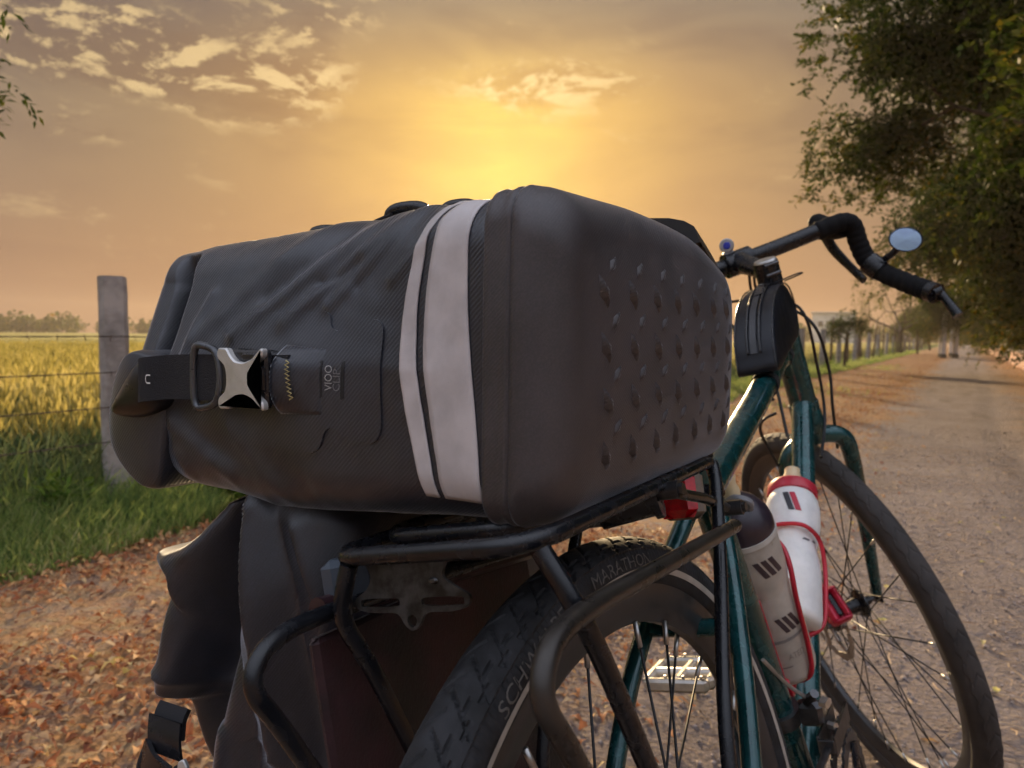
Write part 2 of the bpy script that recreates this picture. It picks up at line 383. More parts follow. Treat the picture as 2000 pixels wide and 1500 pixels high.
def canopy():
    xs = -np.array(axis_pts(4.5, 230, 4.5, 0.09, 1.05)); ys = np.array(axis_pts(-30, 330, 3.0, 0.09, 1.045))
    Xg, Yg = np.meshgrid(xs, ys, indexing='ij'); Z = gz(Xg, Yg) + 0.36
    for i in range(Xg.shape[0]):
        for j in range(Xg.shape[1]):
            x, y = Xg[i, j], Yg[i, j]
            Z[i, j] += 0.035 * noise.noise((x * .6, y * .6, 5)) + (0.05 * noise.noise((x * 4, y * 4, 1)) if abs(x) < 30 and abs(y) < 50 else 0)
    Xg = Xg - 0.006 * np.clip(Yg - 1.57, 0, 400)
    Z[0] = gz(Xg[0], Yg[0]); n = len(ys)
    V = np.stack([Xg, Yg, Z], -1).reshape(-1, 3)
    i, j = np.meshgrid(np.arange(len(xs) - 1), np.arange(n - 1), indexing='ij'); a = (i * n + j).ravel()
    o = fast_mesh('crop', V, np.stack([a, a + 1, a + n + 1, a + n], 1), [canopy_material()], smooth=True)
    tag(o, 'golden wheat crop filling the field behind the fence', 'crop', kind='stuff')
canopy()
def blades(name, pos, h, wd, lean, mats, heads, lab, cat):
    """pos (n,2): each stalk a tapering blade in two bends, wheat with an ear on top"""
    n = len(pos); z0 = gz(pos[:, 0], pos[:, 1]); az = rng.uniform(0, 2 * np.pi, n); la = rng.uniform(0, 2 * np.pi, n)
    sx, sy = np.cos(az) * wd / 2, np.sin(az) * wd / 2; lx, ly = np.cos(la) * lean * h, np.sin(la) * lean * h
    P = lambda f, k: np.stack([pos[:, 0] + lx * f * f + sx * k, pos[:, 1] + ly * f * f + sy * k, z0 + h * f], 1)
    V = np.concatenate([P(0, -1), P(0, 1), P(.5, -.8), P(.5, .8), P(1, -.15), P(1, .15)]).reshape(6, n, 3).transpose(1, 0, 2).reshape(-1, 3)
    b = np.arange(n)[:, None] * 6
    F = np.concatenate([b + np.array([0, 1, 3, 2]), b + np.array([2, 3, 5, 4])]); fm = np.zeros(len(F), int)
    if heads is not None:
        ax = np.stack([lx * 2, ly * 2, h * .9], 1); ax /= np.linalg.norm(ax, axis=1)[:, None]
        top = P(1, 0); hl, hw = heads; sd = np.stack([sx, sy, sx * 0], 1) / (wd / 2)[:, None]; s2 = np.cross(ax, sd)
        Vh = []
        for q in (sd, s2): Vh += [top - ax * .005, top + ax * hl * .45 + q * hw, top + ax * hl, top + ax * hl * .45 - q * hw]
        Vh = np.stack(Vh, 1).reshape(-1, 3); bh = np.arange(n)[:, None] * 8 + len(V)
        F = np.concatenate([F, bh + np.arange(4), bh + 4 + np.arange(4)]); fm = np.concatenate([fm, np.ones(2 * n, int)]); V = np.concatenate([V, Vh])
    o = fast_mesh(name, V, F, mats, fm); tag(o, lab, cat, kind='stuff'); return o
def fence_x(y): return -3.22 - 0.006 * (np.asarray(y, float) - 1.57)
# wheat in front of and rising through the canopy
def polar(n, a0, a1, r0, r1):
    a = np.radians(rng.uniform(a0, a1, n)); r = r0 * (r1 / r0) ** (rng.random(n) ** 0.8)
    return np.stack([CAM_POS[0] - r * np.sin(a), CAM_POS[1] + r * np.cos(a)], 1)
wp = np.concatenate([polar(52000, 38, 76, 3.9, 30), polar(24000, 4, 38, 4.2, 60)])
wp = wp[(wp[:, 0] < fence_x(wp[:, 1]) - 0.45) & (wp[:, 1] > -3)]
hh = rng.normal(0.45, 0.045, len(wp)); edge = np.clip((fence_x(wp[:, 1]) - wp[:, 0] - .45) / 0.9, 0, 1); hh *= 0.72 + 0.28 * edge
blades('wheat', wp, hh, np.full(len(wp), .008), rng.uniform(.02, .25, len(wp)), [STALK, WHEAT], (0.075, 0.008), 'ripening wheat with golden ears along the fence', 'wheat')
lp = polar(16000, 40, 76, 3.5, 7.5); lp = lp[(lp[:, 0] < fence_x(lp[:, 1]) - 0.05) & (lp[:, 0] > fence_x(lp[:, 1]) - 2.2)]
blades('wheat', lp, rng.uniform(.2, .42, len(lp)), np.full(len(lp), .013), rng.uniform(.2, .9, len(lp)), [STALK, WHEAT], None, 'green leaf blades at the foot of the wheat', 'crop leaves')
# grass and weeds along the fence foot
gp = []
while sum(map(len, gp)) < 80000:
    k = 6000; y = np.where(rng.random(k) < .6, rng.uniform(-1.5, 5, k), 5 * (14.0 ** rng.random(k))); x = fence_x(y) + 0.32 + rng.normal(0, .22, k)
    nz = np.array([noise.noise((a * 1.3, b * 1.3, 3)) for a, b in zip(x, y)]); keep = (nz > -0.35) & (x < fence_x(y) + .50 + .25 * nz)
    gp.append(np.stack([x, y], 1)[keep])
gp = np.concatenate(gp)
gh = np.clip(0.19 - 0.26 * (gp[:, 0] - fence_x(gp[:, 1])), .03, .4) * rng.uniform(.5, 1.35, len(gp))
blades('grass', gp, gh, rng.uniform(.003, .011, len(gp)), rng.uniform(.1, .9, len(gp)), [GREEN], None, 'bright green grass growing along the foot of the fence', 'grass')
gp2 = np.stack([rng.normal(-2.2, .5, 2600), 4 + 26 * rng.random(2600) ** .8], 1); nz = np.array([noise.noise((a * .7, b * .35, 8)) for a, b in gp2]); gp2 = gp2[nz > .16]
blades('grass', gp2, rng.uniform(.02, .08, len(gp2)), rng.uniform(.006, .012, len(gp2)), rng.uniform(.3, 1.1, len(gp2)), [GREEN], None, 'thin grass tufts scattered over the leafy verge', 'grass')

# broad weeds by the post
WEED = leafmat('weed_leaf', [(0.0, (0.05, 0.11, 0.015)), (0.6, (0.15, 0.24, 0.03)), (0.9, (0.32, 0.36, 0.06)), (1.0, (0.60, 0.30, 0.07))], 0.45, 0.5, 2.0, 0.3)
def leaf_quads(base, d, side, L, Wd, curl=0.25):
    """pointed leaf of two bent halves from arrays"""
    up = np.cross(side, d)
    a = base; b = base + d * (L * .5)[:, None] + up * (L * curl * .3)[:, None]; c = base + d * L[:, None] - up * (L * curl * .3)[:, None]
    l = b + side * (Wd / 2)[:, None] + up * (Wd * .2)[:, None]; r = b - side * (Wd / 2)[:, None] + up * (Wd * .2)[:, None]
    V = np.stack([a, r, b, l, c], 1).reshape(-1, 3); k = np.arange(len(base))[:, None] * 5
    return V, np.concatenate([k + np.array([0, 1, 2]), k + np.array([0, 2, 3]), k + np.array([1, 4, 2]), k + np.array([2, 4, 3])])
def unit(v): return v / (np.linalg.norm(v, axis=-1, keepdims=True) + 1e-9)
def weed(x, y, h, n, lab):
    t = rng.random(n); sp = 0.35 * h
    base = np.stack([x + rng.normal(0, sp * .5, n) * (0.4 + t), y + rng.normal(0, sp * .5, n) * (.4 + t), gz(x, y) + h * t], 1)
    d = unit(np.stack([rng.normal(0, 1, n), rng.normal(0, 1, n), rng.normal(.35, .4, n)], 1)); s = unit(np.cross(d, rng.normal(0, 1, (n, 3))))
    V, F = leaf_quads(base - [x, y, float(gz(x, y))], d, s, rng.uniform(.04, .09, n), rng.uniform(.010, .022, n))
    e = empty('weed', (x, y, float(gz(x, y)))); tag(e, lab, 'weed', 'leafy weeds along the fence')
    fast_mesh('foliage', V, F, [WEED], parent=e)
    b = B()
    for q in range(5):
        a = rng.uniform(0, 6.3); b.add(tube([(0, 0, 0), (math.cos(a) * sp * .4, math.sin(a) * sp * .4, h * .5), (math.cos(a) * sp, math.sin(a) * sp, h * .95)], [.004, .003, .0015], 5))
    b.build('stem', mat('weed_stem', (0.12, 0.16, 0.04), 0.6), e)
for x, y, h, n, lab in ((-3.0, 1.95, .16, 260, 'bright green weed beside the foot of the near concrete post'), (-3.12, 1.2, .22, 220, 'leafy green weed left of the near concrete post'),
                        (-3.1, 0.8, .26, 260, 'tall weed at the left edge of the picture, in front of the wheat'), (-3.05, 2.45, .18, 260, 'low green weed showing under the big black bag'),
                        (-2.85, .62, .12, 140, 'small weed on the edge of the leaf litter, leftmost of the weeds')):
    weed(x, y, h, n, lab)

# fallen leaves: far more than could be counted
LITTER = leafmat('dry_leaf', [(0.0, (0.09, 0.045, 0.030)), (0.22, (0.26, 0.095, 0.050)), (0.45, (0.46, 0.175, 0.070)), (0.62, (0.56, 0.30, 0.13)), (0.82, (0.60, 0.43, 0.25)), (0.95, (0.64, 0.46, 0.08)), (1.0, (0.34, 0.34, 0.08))], 0.25, 0.7, 3.0, 0.3)
def litter(n, fx, name, lab):
    y = np.where(rng.random(n) < .62, rng.uniform(-1.6, 4.5, n), 4.5 * (13.0 ** rng.random(n))); x = fx(n, y)
    nz = np.array([noise.noise((a * 1.6, b * 1.6, 9)) + .5 * noise.noise((a * .5, b * .5, 4)) for a, b in zip(x, y)])
    k = nz > rng.uniform(-.75, .45, n); x, y = x[k], y[k]; n = len(x)
    base = np.stack([x, y, gz(x, y) + rng.uniform(.001, .022, n)], 1)
    d = unit(np.stack([rng.normal(0, 1, n), rng.normal(0, 1, n), rng.normal(0, .33, n)], 1)); s = unit(np.cross(d, np.stack([rng.normal(0, .35, n), rng.normal(0, .35, n), np.ones(n)], 1)))
    V, F = leaf_quads(base, d, s, np.exp(rng.normal(-3.6, .38, n)), rng.uniform(.006, .021, n), .5)
    o = fast_mesh(name, V, F, [LITTER]); tag(o, lab, 'leaves', kind='stuff')
litter(90000, lambda n, y: np.where(rng.random(n) < .8, rng.uniform(-3.0, -.9, n), rng.normal(-.95, .25, n)), 'fallen_leaves', 'orange and brown fallen leaves covering the verge')
litter(9000, lambda n, y: np.where(rng.random(n) < .8, rng.uniform(1.0, 3.0, n), rng.normal(1.0, .2, n)), 'fallen_leaves', 'brown fallen leaves along the far side of the path')
# stray leaves on the gravel, each its own
def stray(i, x, y):
    L = random.uniform(.022, .04); V = []; n = 7
    for k in range(n):
        t = k / (n - 1); wd = math.sin(math.pi * t ** .8) * L * .2 + .0004; zc = .007 + .006 * math.sin(t * 3) * random.random()
        V += [(L * (t - .5), -wd, zc + .003), (L * (t - .5), 0, zc), (L * (t - .5), wd, zc + .003)]
    F = [(k * 3 + a, k * 3 + a + 1, k * 3 + a + 4, k * 3 + a + 3) for k in range(n - 1) for a in (0, 1)]
    c = random.choice([((0.62, 0.50, 0.12), 'yellow_leaf'), ((0.60, 0.48, 0.18), 'pale_leaf'), ((0.45, 0.22, 0.06), 'brown_leaf')])
    o = mesh('fallen_leaf', V, F, mat(c[1], c[0], .7, var=.3, scale=60)); o.location = (x, y, float(gz(x, y))); o.rotation_euler = (0, 0, random.uniform(0, 6.3))
    tag(o, 'small dry leaf lying by itself on the gravel path', 'leaf', 'stray leaves on the gravel')
for i in range(70):
    y = random.uniform(0.6, 6.0); stray(i, random.uniform(-.55, 1.0) * (0.5 + y / 6) + .15, y)
# dry stalks and small stones on the path
def straw(n):
    V = []; F = []
    for i in range(n):
        y = .4 + 6 * random.random() ** 1.4; x = random.uniform(-1.0, 2.2); a = random.uniform(0, 6.3); L = random.uniform(.03, .11); c = random.uniform(-.03, .03); o = len(V)
        for k in range(4):
            t = k / 3; px = x + math.cos(a) * L * t - math.sin(a) * c * math.sin(t * 3.1); py = y + math.sin(a) * L * t + math.cos(a) * c * math.sin(t * 3.1); z = float(gz(px, py)) + .005 + .006 * math.sin(t * 3.14)
            V += [(px, py, z), (px - math.sin(a) * .0016, py + math.cos(a) * .0016, z + .0016)]
        F += [(o + 2 * k, o + 2 * k + 2, o + 2 * k + 3, o + 2 * k + 1) for k in range(3)]
    o = fast_mesh('straw', np.array(V), np.array(F), [mat('straw', (0.50, 0.34, 0.20), .8, var=.3, scale=8)]); tag(o, 'dry straw and curled stalks strewn on the gravel', 'straw', kind='stuff')
straw(2600)
def stones(n):
    oc = np.array([(1, 0, 0), (-1, 0, 0), (0, 1, 0), (0, -1, 0), (0, 0, 1), (0, 0, -1)], float); of = np.array([(0, 2, 4), (2, 1, 4), (1, 3, 4), (3, 0, 4), (2, 0, 5), (1, 2, 5), (3, 1, 5), (0, 3, 5)])
    y = -.8 + 9 * rng.random(n) ** 1.6; x = rng.uniform(-1.4, 2.6, n) * (0.6 + np.clip(y, 0, 9) / 12)
    s = rng.uniform(.002, .0085, n)[:, None, None] * rng.uniform(.6, 1.3, (n, 6, 1)); V = oc[None] * s * np.array([1, 1, .7]); a = rng.uniform(0, 6.3, n)
    c, sn = np.cos(a)[:, None], np.sin(a)[:, None]; V = np.stack([V[..., 0] * c - V[..., 1] * sn, V[..., 0] * sn + V[..., 1] * c, V[..., 2]], -1)
    V += np.stack([x, y, gz(x, y) + .001], 1)[:, None]; F = (of[None] + np.arange(n)[:, None, None] * 6).reshape(-1, 3)
    o = fast_mesh('gravel', V.reshape(-1, 3), F, [mat('pebble', (0.34, 0.28, 0.255), .9, var=.5, scale=30)], smooth=False); tag(o, 'small loose stones on the path', 'gravel', kind='stuff')
stones(15000)

# ------------------------------------------------------------------ fence
CONC = mat('weathered_concrete', (0.34, 0.30, 0.27), .9, var=.35, scale=9, bump=.8, bscale=60, bdist=.006, detail=8)
WOOD = mat('grey_stake', (0.17, 0.12, 0.085), .9, var=.4, scale=20, bump=.5, bscale=40, bdist=.004)
WIRE = mat('rusty_wire', (0.12, 0.085, 0.065), .7, .5, var=.4, scale=30)
fence = tag(empty('wire_fence', (-3.255, 1.55, 0)), 'barbed wire fence on grey concrete posts along the wheat field', 'fence')
def rel(p): return (p[0] + 3.22, p[1] - 1.57, p[2])
def post_mesh(wd, h, seed):
    r = random.Random(seed); V = []; ch = .018; n = 15
    for k in range(n):
        z = -.1 + (h + .1) * k / (n - 1); s = wd / 2 * (1.06 - .10 * k / (n - 1)); j = lambda: r.uniform(-.0016, .0016)
        V += [(x + j(), y + j(), z + (0 if k < n - 1 else r.uniform(-.006, .003))) for x, y in ((-s + ch, -s), (s - ch, -s), (s, -s + ch), (s, s - ch), (s - ch, s), (-s + ch, s), (-s, s - ch), (-s, -s + ch))]
    F = [(k * 8 + i, k * 8 + (i + 1) % 8, k * 8 + 8 + (i + 1) % 8, k * 8 + 8 + i) for k in range(n - 1) for i in range(8)] + [tuple(8 * (n - 1) + i for i in range(8))]
    return V, F
V, F = post_mesh(.118, 1.085, 3)
p0 = mesh('post', V, F, CONC, fence, True, 30); p0.location = (0, 0, 0); p0.rotation_euler = (rad(.6), rad(-1.0), rad(-26)); p0['label'] = 'weathered grey concrete post with chamfered edges'
FARPOST = None
for k, y in enumerate([-1.9, 5.0, 8.4, 11.9, 15.3, 18.8, 22.0, 25.4, 29.5, 34, 38.5, 43, 48, 53, 58, 64, 70, 77, 85]):
    o = p0.copy(); COL.objects.link(o); x = float(fence_x(y)); o.location = rel((x, y, float(gz(x, y)))); o.rotation_euler = (rad(random.uniform(-2, 2)), rad(random.uniform(-2.5, 2.5)), rad(random.uniform(-30, 20)))
    o.scale = (1.2, 1.2, random.uniform(1.0, 1.15))
    if 'label' in o: del o['label']
sv, sf = tube([(0, 0, -.1), (.012, .005, .5), (-.006, .01, 1.05), (.01, 0, 1.5)], [.036, .032, .028, .02], 7)
stk = None
for y in [24, 26.9, 30.7, 32.3, 35.4, 36.6, 40.2, 41.5, 44.6, 46.5, 50, 51.8, 55.4, 56.9, 60.5, 62, 67, 73]:
    x = float(fence_x(y)) + random.uniform(-.15, .15)
    if stk is None: o = stk = mesh('stake', sv, sf, WOOD, fence)
    else: o = stk.copy(); COL.objects.link(o)
    o.location = rel((x, y, float(gz(x, y)))); o.rotation_euler = (rad(random.uniform(-5, 5)), rad(random.uniform(-5, 5)), random.uniform(0, 6)); o.scale = (1.2, 1.2, random.uniform(.7, 1.25))
for zw in (0.815, 0.655, 0.50, 0.345, 0.15):
    b = B(); ys = [-1.9, 1.57, 5.0, 8.4, 11.9, 15.3, 18.8, 22.0, 25.4, 29.5, 34, 38.5, 43, 48, 53, 58, 64, 70, 77, 85]; P = []
    for a, c in zip(ys, ys[1:]):
        for k in range(10):
            t = k / 10; y = a + (c - a) * t; P.append(rel((float(fence_x(y)) + .066, y, float(gz(0, y)) + zw - .012 * math.sin(math.pi * t))))
    for ph in (0, math.pi):
        Q = smoothpath(P, 4); n = len(Q); Q = [q + Vector((math.cos(i * 1.9 + ph), 0, math.sin(i * 1.9 + ph))) * .0016 for i, q in enumerate(Q)]
        b.add(tube(Q, .0017, 4))
    y = -1.6
    while y < 12:
        c = Vector(rel((float(fence_x(y)) + .066, y, float(gz(0, y)) + zw - .006)))
        for q in range(2):
            d = Vector((random.uniform(-1, 1), .2, random.uniform(-1, 1))).normalized() * .014; b.add(tube([c - d, c + d], .0013, 4))
        y += .115
    b.build('wire', WIRE, fence, None)

# ------------------------------------------------------------------ trees
BARK = mat('bark', (0.075, 0.05, 0.035), .95, var=.4, scale=12, bump=.9, bscale=30, bdist=.02)
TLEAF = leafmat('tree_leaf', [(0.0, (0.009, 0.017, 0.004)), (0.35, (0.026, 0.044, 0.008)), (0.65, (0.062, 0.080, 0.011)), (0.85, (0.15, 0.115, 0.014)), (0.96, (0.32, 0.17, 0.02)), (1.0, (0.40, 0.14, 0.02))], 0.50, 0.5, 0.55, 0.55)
ALEAF = leafmat('acacia_leaf', [(0.0, (0.06, 0.075, 0.02)), (0.5, (0.15, 0.15, 0.04)), (1.0, (0.30, 0.25, 0.08))], 0.45, 0.55, 0.8, 0.4)
def limb(b, p, d, L, r, depth, tips, rr, up=0.1, spread=.75, kids=3):
    n = 5; P = [p]; q = p.copy(); dd = d.normalized()
    for k in range(n):
        dd = (dd + Vector((rr.uniform(-1, 1), rr.uniform(-1, 1), rr.uniform(-.6, .6) + up)) * .16).normalized(); q = q + dd * (L / n); P.append(q.copy())
    b.add(tube(P, [r * (1 - .45 * k / n) for k in range(n + 1)], 7 if depth > 1 else 5, caps=False))
    if depth == 0: tips.append((P[-1], dd)); tips.append((P[3], dd)); return
    for k in range(kids):
        a = 6.283 * (k + rr.random() * .6) / kids; s = dd.orthogonal().normalized(); s2 = dd.cross(s)
        nd = dd + (s * math.cos(a) + s2 * math.sin(a)) * spread * rr.uniform(.7, 1.3)
        limb(b, P[-1 if k else -2], nd, L * rr.uniform(.62, .85), r * .55, depth - 1, tips, rr, up, spread, kids)
def sprays(tips, n, sig, L, leaf_l, leaf_w, nl, droop):
    """twigs hung round the branch tips, each carrying leaflets on both sides"""
    ti = rng.integers(0, len(tips), n); c = np.array([tuple(t[0]) for t in tips])[ti]; dr = np.array([tuple(t[1]) for t in tips])[ti]
    sg = (sig * rng.uniform(.6, 1.4, len(tips)))[ti][:, None]
    c = c + np.clip(rng.normal(0, 1, (n, 3)), -1.7, 1.7) * sg * np.array([1, 1, .75]); d = unit(dr * .5 + rng.normal(0, .7, (n, 3)) + np.array([0, 0, -droop]))
    s = unit(np.cross(d, np.array([0, 0, 1.0]) + rng.normal(0, .4, (n, 3)))); t = (np.arange(nl) + .5) / nl
    Ls = L * rng.uniform(.6, 1.3, n)
    base = c[:, None] + d[:, None] * (t[None, :, None] * Ls[:, None, None]) + np.array([0, 0, -1.0]) * (t[None, :, None] ** 2 * Ls[:, None, None] * .35)
    sgn = np.where(np.arange(nl) % 2, 1, -1)[None, :, None]
    ld = unit(d[:, None] * .55 + s[:, None] * sgn + rng.normal(0, .25, (n, nl, 3))); ls = unit(np.cross(ld, rng.normal(0, .45, (n, nl, 3)) + np.array([0, 0, 1.0])))
    base = base.reshape(-1, 3); ld = ld.reshape(-1, 3); ls = ls.reshape(-1, 3); m = len(base)
    l = leaf_l * rng.uniform(.7, 1.25, m); wd = leaf_w * rng.uniform(.7, 1.25, m)
    V = np.stack([base, base + ld * (l * .5)[:, None] - ls * (wd / 2)[:, None], base + ld * l[:, None] - np.array([0, 0, 1]) * (l * .12)[:, None], base + ld * (l * .5)[:, None] + ls * (wd / 2)[:, None]], 1).reshape(-1, 3)
    return V, np.arange(m * 4).reshape(m, 4)
def make_tree(seed, trunk_h, trunk_r, lean, L, depth, nspray, sig, spr, up=.1, spread=.75, kids=3, lmat=None, droop=.5, first=4):
    rr = random.Random(seed); b = B(); tips = []
    top = Vector((lean[0], lean[1], trunk_h)); P = smoothpath([(0, 0, -.2), (lean[0] * .2, lean[1] * .2, trunk_h * .4), top], 5)
    b.add(tube(P, [trunk_r * 1.25, trunk_r, trunk_r * .8], 12))
    for k in range(first):
        a = 6.283 * (k + rr.random() * .5) / first; d = Vector((math.cos(a) * spread + lean[0] * .25, math.sin(a) * spread + lean[1] * .25, rr.uniform(.35, .8)))
        limb(b, Vector(P[-1 - (k % 3)]), d, L * rr.uniform(.8, 1.15), trunk_r * .5, depth, tips, rr, up, spread, kids)
    V, F = sprays(tips, nspray, sig, *spr, droop)
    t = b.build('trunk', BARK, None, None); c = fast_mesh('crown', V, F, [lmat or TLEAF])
    return t, c
def place(src, name, loc, rz, sc, label, cat, group=None):
    e = tag(empty(name, loc, (0, 0, rz)), label, cat, group); e.scale = (sc, sc, sc)
    for s in src:
        o = s if s.parent is None else s.copy()
        if s.parent is not None: COL.objects.link(o)
        o.parent = e
    return e
TA = make_tree(11, 2.3, .17, (-.7, .1), 2.3, 2, 29000, .46, (.24, .085, .045, 11), up=.06, spread=.95, droop=.15)
TB = make_tree(23, 2.0, .18, (-.5, -.2), 2.1, 2, 29000, .48, (.24, .085, .045, 11), up=.02, spread=1.0, droop=.15)
row = [(TA, 4.5, 12.5, .2, 1.15, 'nearest big dark tree on the right, its boughs reaching over the path'), (TB, 5.6, 8.6, 2.0, 1.15, 'dark leafy tree at the right edge of the picture, top corner'),
       (TB, 4.2, 19.5, .5, 1.1, 'second dark tree of the row right of the path'), (TA, 4.5, 26.5, 4.0, 1.1, 'third dark tree of the row right of the path'),
       (TB, 4.6, 35, 3.2, 1.15, 'fourth tree of the row right of the path, olive crown'), (TA, 4.9, 45, 1.2, 1.2, 'fifth tree of the row right of the path'),
       (TB, 5.0, 57, 5.0, 1.2, 'sixth tree of the row right of the path'), (TA, 5.0, 72, 2.6, 1.3, 'far tree near the end of the row right of the path'), (TB, 4.5, 92, 0.6, 1.4, 'farthest tree of the row right of the path'),
       (TA, 8.5, 17, 3.0, 1.15, 'tree standing behind the first row, at the right edge'), (TB, 9.0, 30, 1.0, 1.2, 'tree behind the row, deep in shade right of the wall'),
       (TA, -3.0, 84, 1.0, .62, 'dark tree left of the far end of the path, behind the white posts'), (TB, -2.9, 112, 2.2, .8, 'farthest tree left of the path end')]
for src, x, y, rz, sc, lab in row: place(src, 'roadside_tree', (x, y, float(gz(x, y)) - .05), rz, sc, lab, 'tree', 'trees along the path')
AC = make_tree(5, 1.5, .16, (.1, 0), 2.0, 2, 1500, .36, (.30, .08, .018, 10), up=.12, spread=1.15, kids=3, lmat=ALEAF, droop=.0)
place(AC, 'acacia_tree', (-3.5, 52, float(gz(0, 52))), 1.3, 1.0, 'thin spreading tree with feathery pale crown beyond the fence posts', 'tree')
SP = make_tree(8, 1.15, .045, (.05, 0), .32, 1, 420, .16, (.2, .08, .03, 9), up=.1, spread=.9, kids=3)
place(SP, 'sapling', (-3.05, 24.0, float(gz(0, 24))), .4, .95, 'young tree with a small round crown rising above the fence', 'sapling')
place(SP, 'sapling', (-2.7, 56, float(gz(0, 56))), 2.4, 1.4, 'dark low sapling right of the feathery tree', 'sapling')
# tree out of frame on the left whose twigs hang into the corner
def corner_tree():
    e = tag(empty('overhanging_tree', (-6.3, -.35, 0)), 'tree whose leafy twigs hang into the top left corner', 'tree'); o = Vector((-6.3, -.35, 0)); b = B(); tips = []
    b.add(tube(smoothpath([(0, 0, -.1), (.1, .1, 1.6), (.4, .5, 3.1)], 5), [.12, .1, .08], 10))
    for px, py, r, da in ((-26, 185, 4.9, .2), (-2, 165, 4.8, .2), (-8, 12, 4.8, .3), (-60, 90, 4.9, .4), (-110, 10, 5.0, .5), (-90, 205, 5.0, .4), (-170, 120, 5.2, .6)):
        d = cam_dir(px, py); q = Vector(CAM_POS + d * r) - o
        b.add(tube(smoothpath([(.3, .4, 2.7), (q * .55 + Vector((0, 0, 1.1))), q], 6), [.03, .012, .004], 6)); tips.append((q, (q - Vector((.3, .4, 3))).normalized()))
    b.build('trunk', BARK, e, None)
    V, F = sprays(tips, 48, .055, .14, .062, .017, 9, .8); fast_mesh('crown', V, F, [TLEAF], parent=e)
    V, F = sprays([(Vector((-.4, -.3, 3.6)), Vector((0, 0, 1)))], 1500, .7, .3, .07, .02, 10, .6); fast_mesh('crown', V, F, [TLEAF], parent=e)
corner_tree()
# low growth between the far posts
for x, y, h, n, lab in ((-3.2, 36.5, .5, 260, 'dark bush low among the far fence posts'), (-3.3, 44.5, .8, 420, 'bushy weed at the foot of the feathery tree'), (-3.1, 21, .3, 200, 'green weed at the foot of the first far post')):
    weed(x, y, h, n, lab)
# shade planting behind the row on the right
def hedge():
    n = 26000; y = 5 + 95 * rng.random(n) ** 1.3; x = 5.4 + rng.normal(0, .7, n) + .012 * y; z = gz(x, y) + rng.uniform(0, 1, n) ** .8 * (2.1 + .6 * np.sin(y * .9))
    base = np.stack([x, y, z], 1); d = unit(rng.normal(0, 1, (n, 3))); s = unit(np.cross(d, rng.normal(0, 1, (n, 3))))
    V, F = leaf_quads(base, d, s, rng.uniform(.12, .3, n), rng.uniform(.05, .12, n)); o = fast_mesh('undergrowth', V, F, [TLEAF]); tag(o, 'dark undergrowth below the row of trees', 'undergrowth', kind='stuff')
hedge()
def treeline():
    P = []; rr = random.Random(4)
    for k in range(150):
        a = rad(rr.uniform(0, 80)); r = rr.uniform(230, 300); h = rr.uniform(3.0, 6.0); n = 130; c = np.array([-r * math.sin(a), r * math.cos(a), 0])
        g = rng.normal(0, 1, (n, 3)); g = unit(g) * rng.random((n, 1)) ** .4; P.append(c + g * np.array([h * .8, h * .8, h * .5]) + np.array([0, 0, h * .55]))
    base = np.concatenate(P); base[:, 2] += gz(base[:, 0], base[:, 1]); n = len(base); d = unit(rng.normal(0, 1, (n, 3))); s = unit(np.cross(d, rng.normal(0, 1, (n, 3))))
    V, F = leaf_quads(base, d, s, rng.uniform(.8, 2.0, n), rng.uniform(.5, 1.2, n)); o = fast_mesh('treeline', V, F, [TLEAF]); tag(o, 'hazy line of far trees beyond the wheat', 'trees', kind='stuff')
treeline()

# ------------------------------------------------------------------ far structures
def building():
    x, y = -21.5, 152; z = float(gz(x, y)); e = tag(empty('farm_building', (x, y, z), (0, 0, rad(8))), 'pale flat roofed building far off behind the fence', 'building')
    W_ = mat('whitewash', (0.62, 0.58, 0.54), .85, var=.12, scale=.6); D_ = mat('dark_opening', (0.07, 0.07, 0.075), .5)
    B().add(box(0, 0, 2.9, 7.4, 6, 5.8, .05)).build('wall', W_, e, 20)
    B().add(box(0, 0, 5.9, 7.9, 6.5, .25, .04)).build('roof', mat('roof_slab', (0.5, 0.47, 0.45), .9), e, 20)
    for k in (-2.2, 0, 2.2):
        wn = B().add(box(k, -3.02, 3.9, 1.0, .1, 1.1, .02)).build('window', W_, e, 20); B().add(box(k, -3.08, 3.9, .8, .06, .9, .01)).build('pane', D_, wn, 20)
    B().add(box(.6, -3.03, 1.1, 1.1, .1, 2.2, .02)).build('door', D_, e, 20)
building()
PW = mat('white_paint', (0.74, 0.70, 0.66), .7, var=.12, scale=3); PB = mat('dark_band', (0.06, 0.05, 0.045), .8)
for k, (px, d, lab) in enumerate(((1836, 47, 'thin white post of the far pair nearer the fence'), (1843, 45, 'thick white post with dark foot, first of the four far posts from the fence side'),
                                  (1857, 50, 'slim white post beside the path, third of the four'), (1866, 46, 'thick white post with dark foot nearest the path'))):
    dd = cam_dir(px, 676); s = d / dd[1]; x = CAM_POS[0] + dd[0] * s; y = CAM_POS[1] + d; z = float(gz(x, y)); r = (.07, .115, .07, .13)[k]
    e = tag(empty('white_post', (x, y, z)), lab, 'post', 'white posts by the path')
    B().add(lathe([(0, 2.32), (r * .9, 2.30), (r, 2.2), (r * 1.02, .3), (r * 1.02, .12)], 14)).build('shaft', PW, e, 40)
    B().add(lathe([(r * 1.25, .22), (r * 1.35, .12), (r * 1.5, -.05)], 14)).build('foot', PB, e, 40)
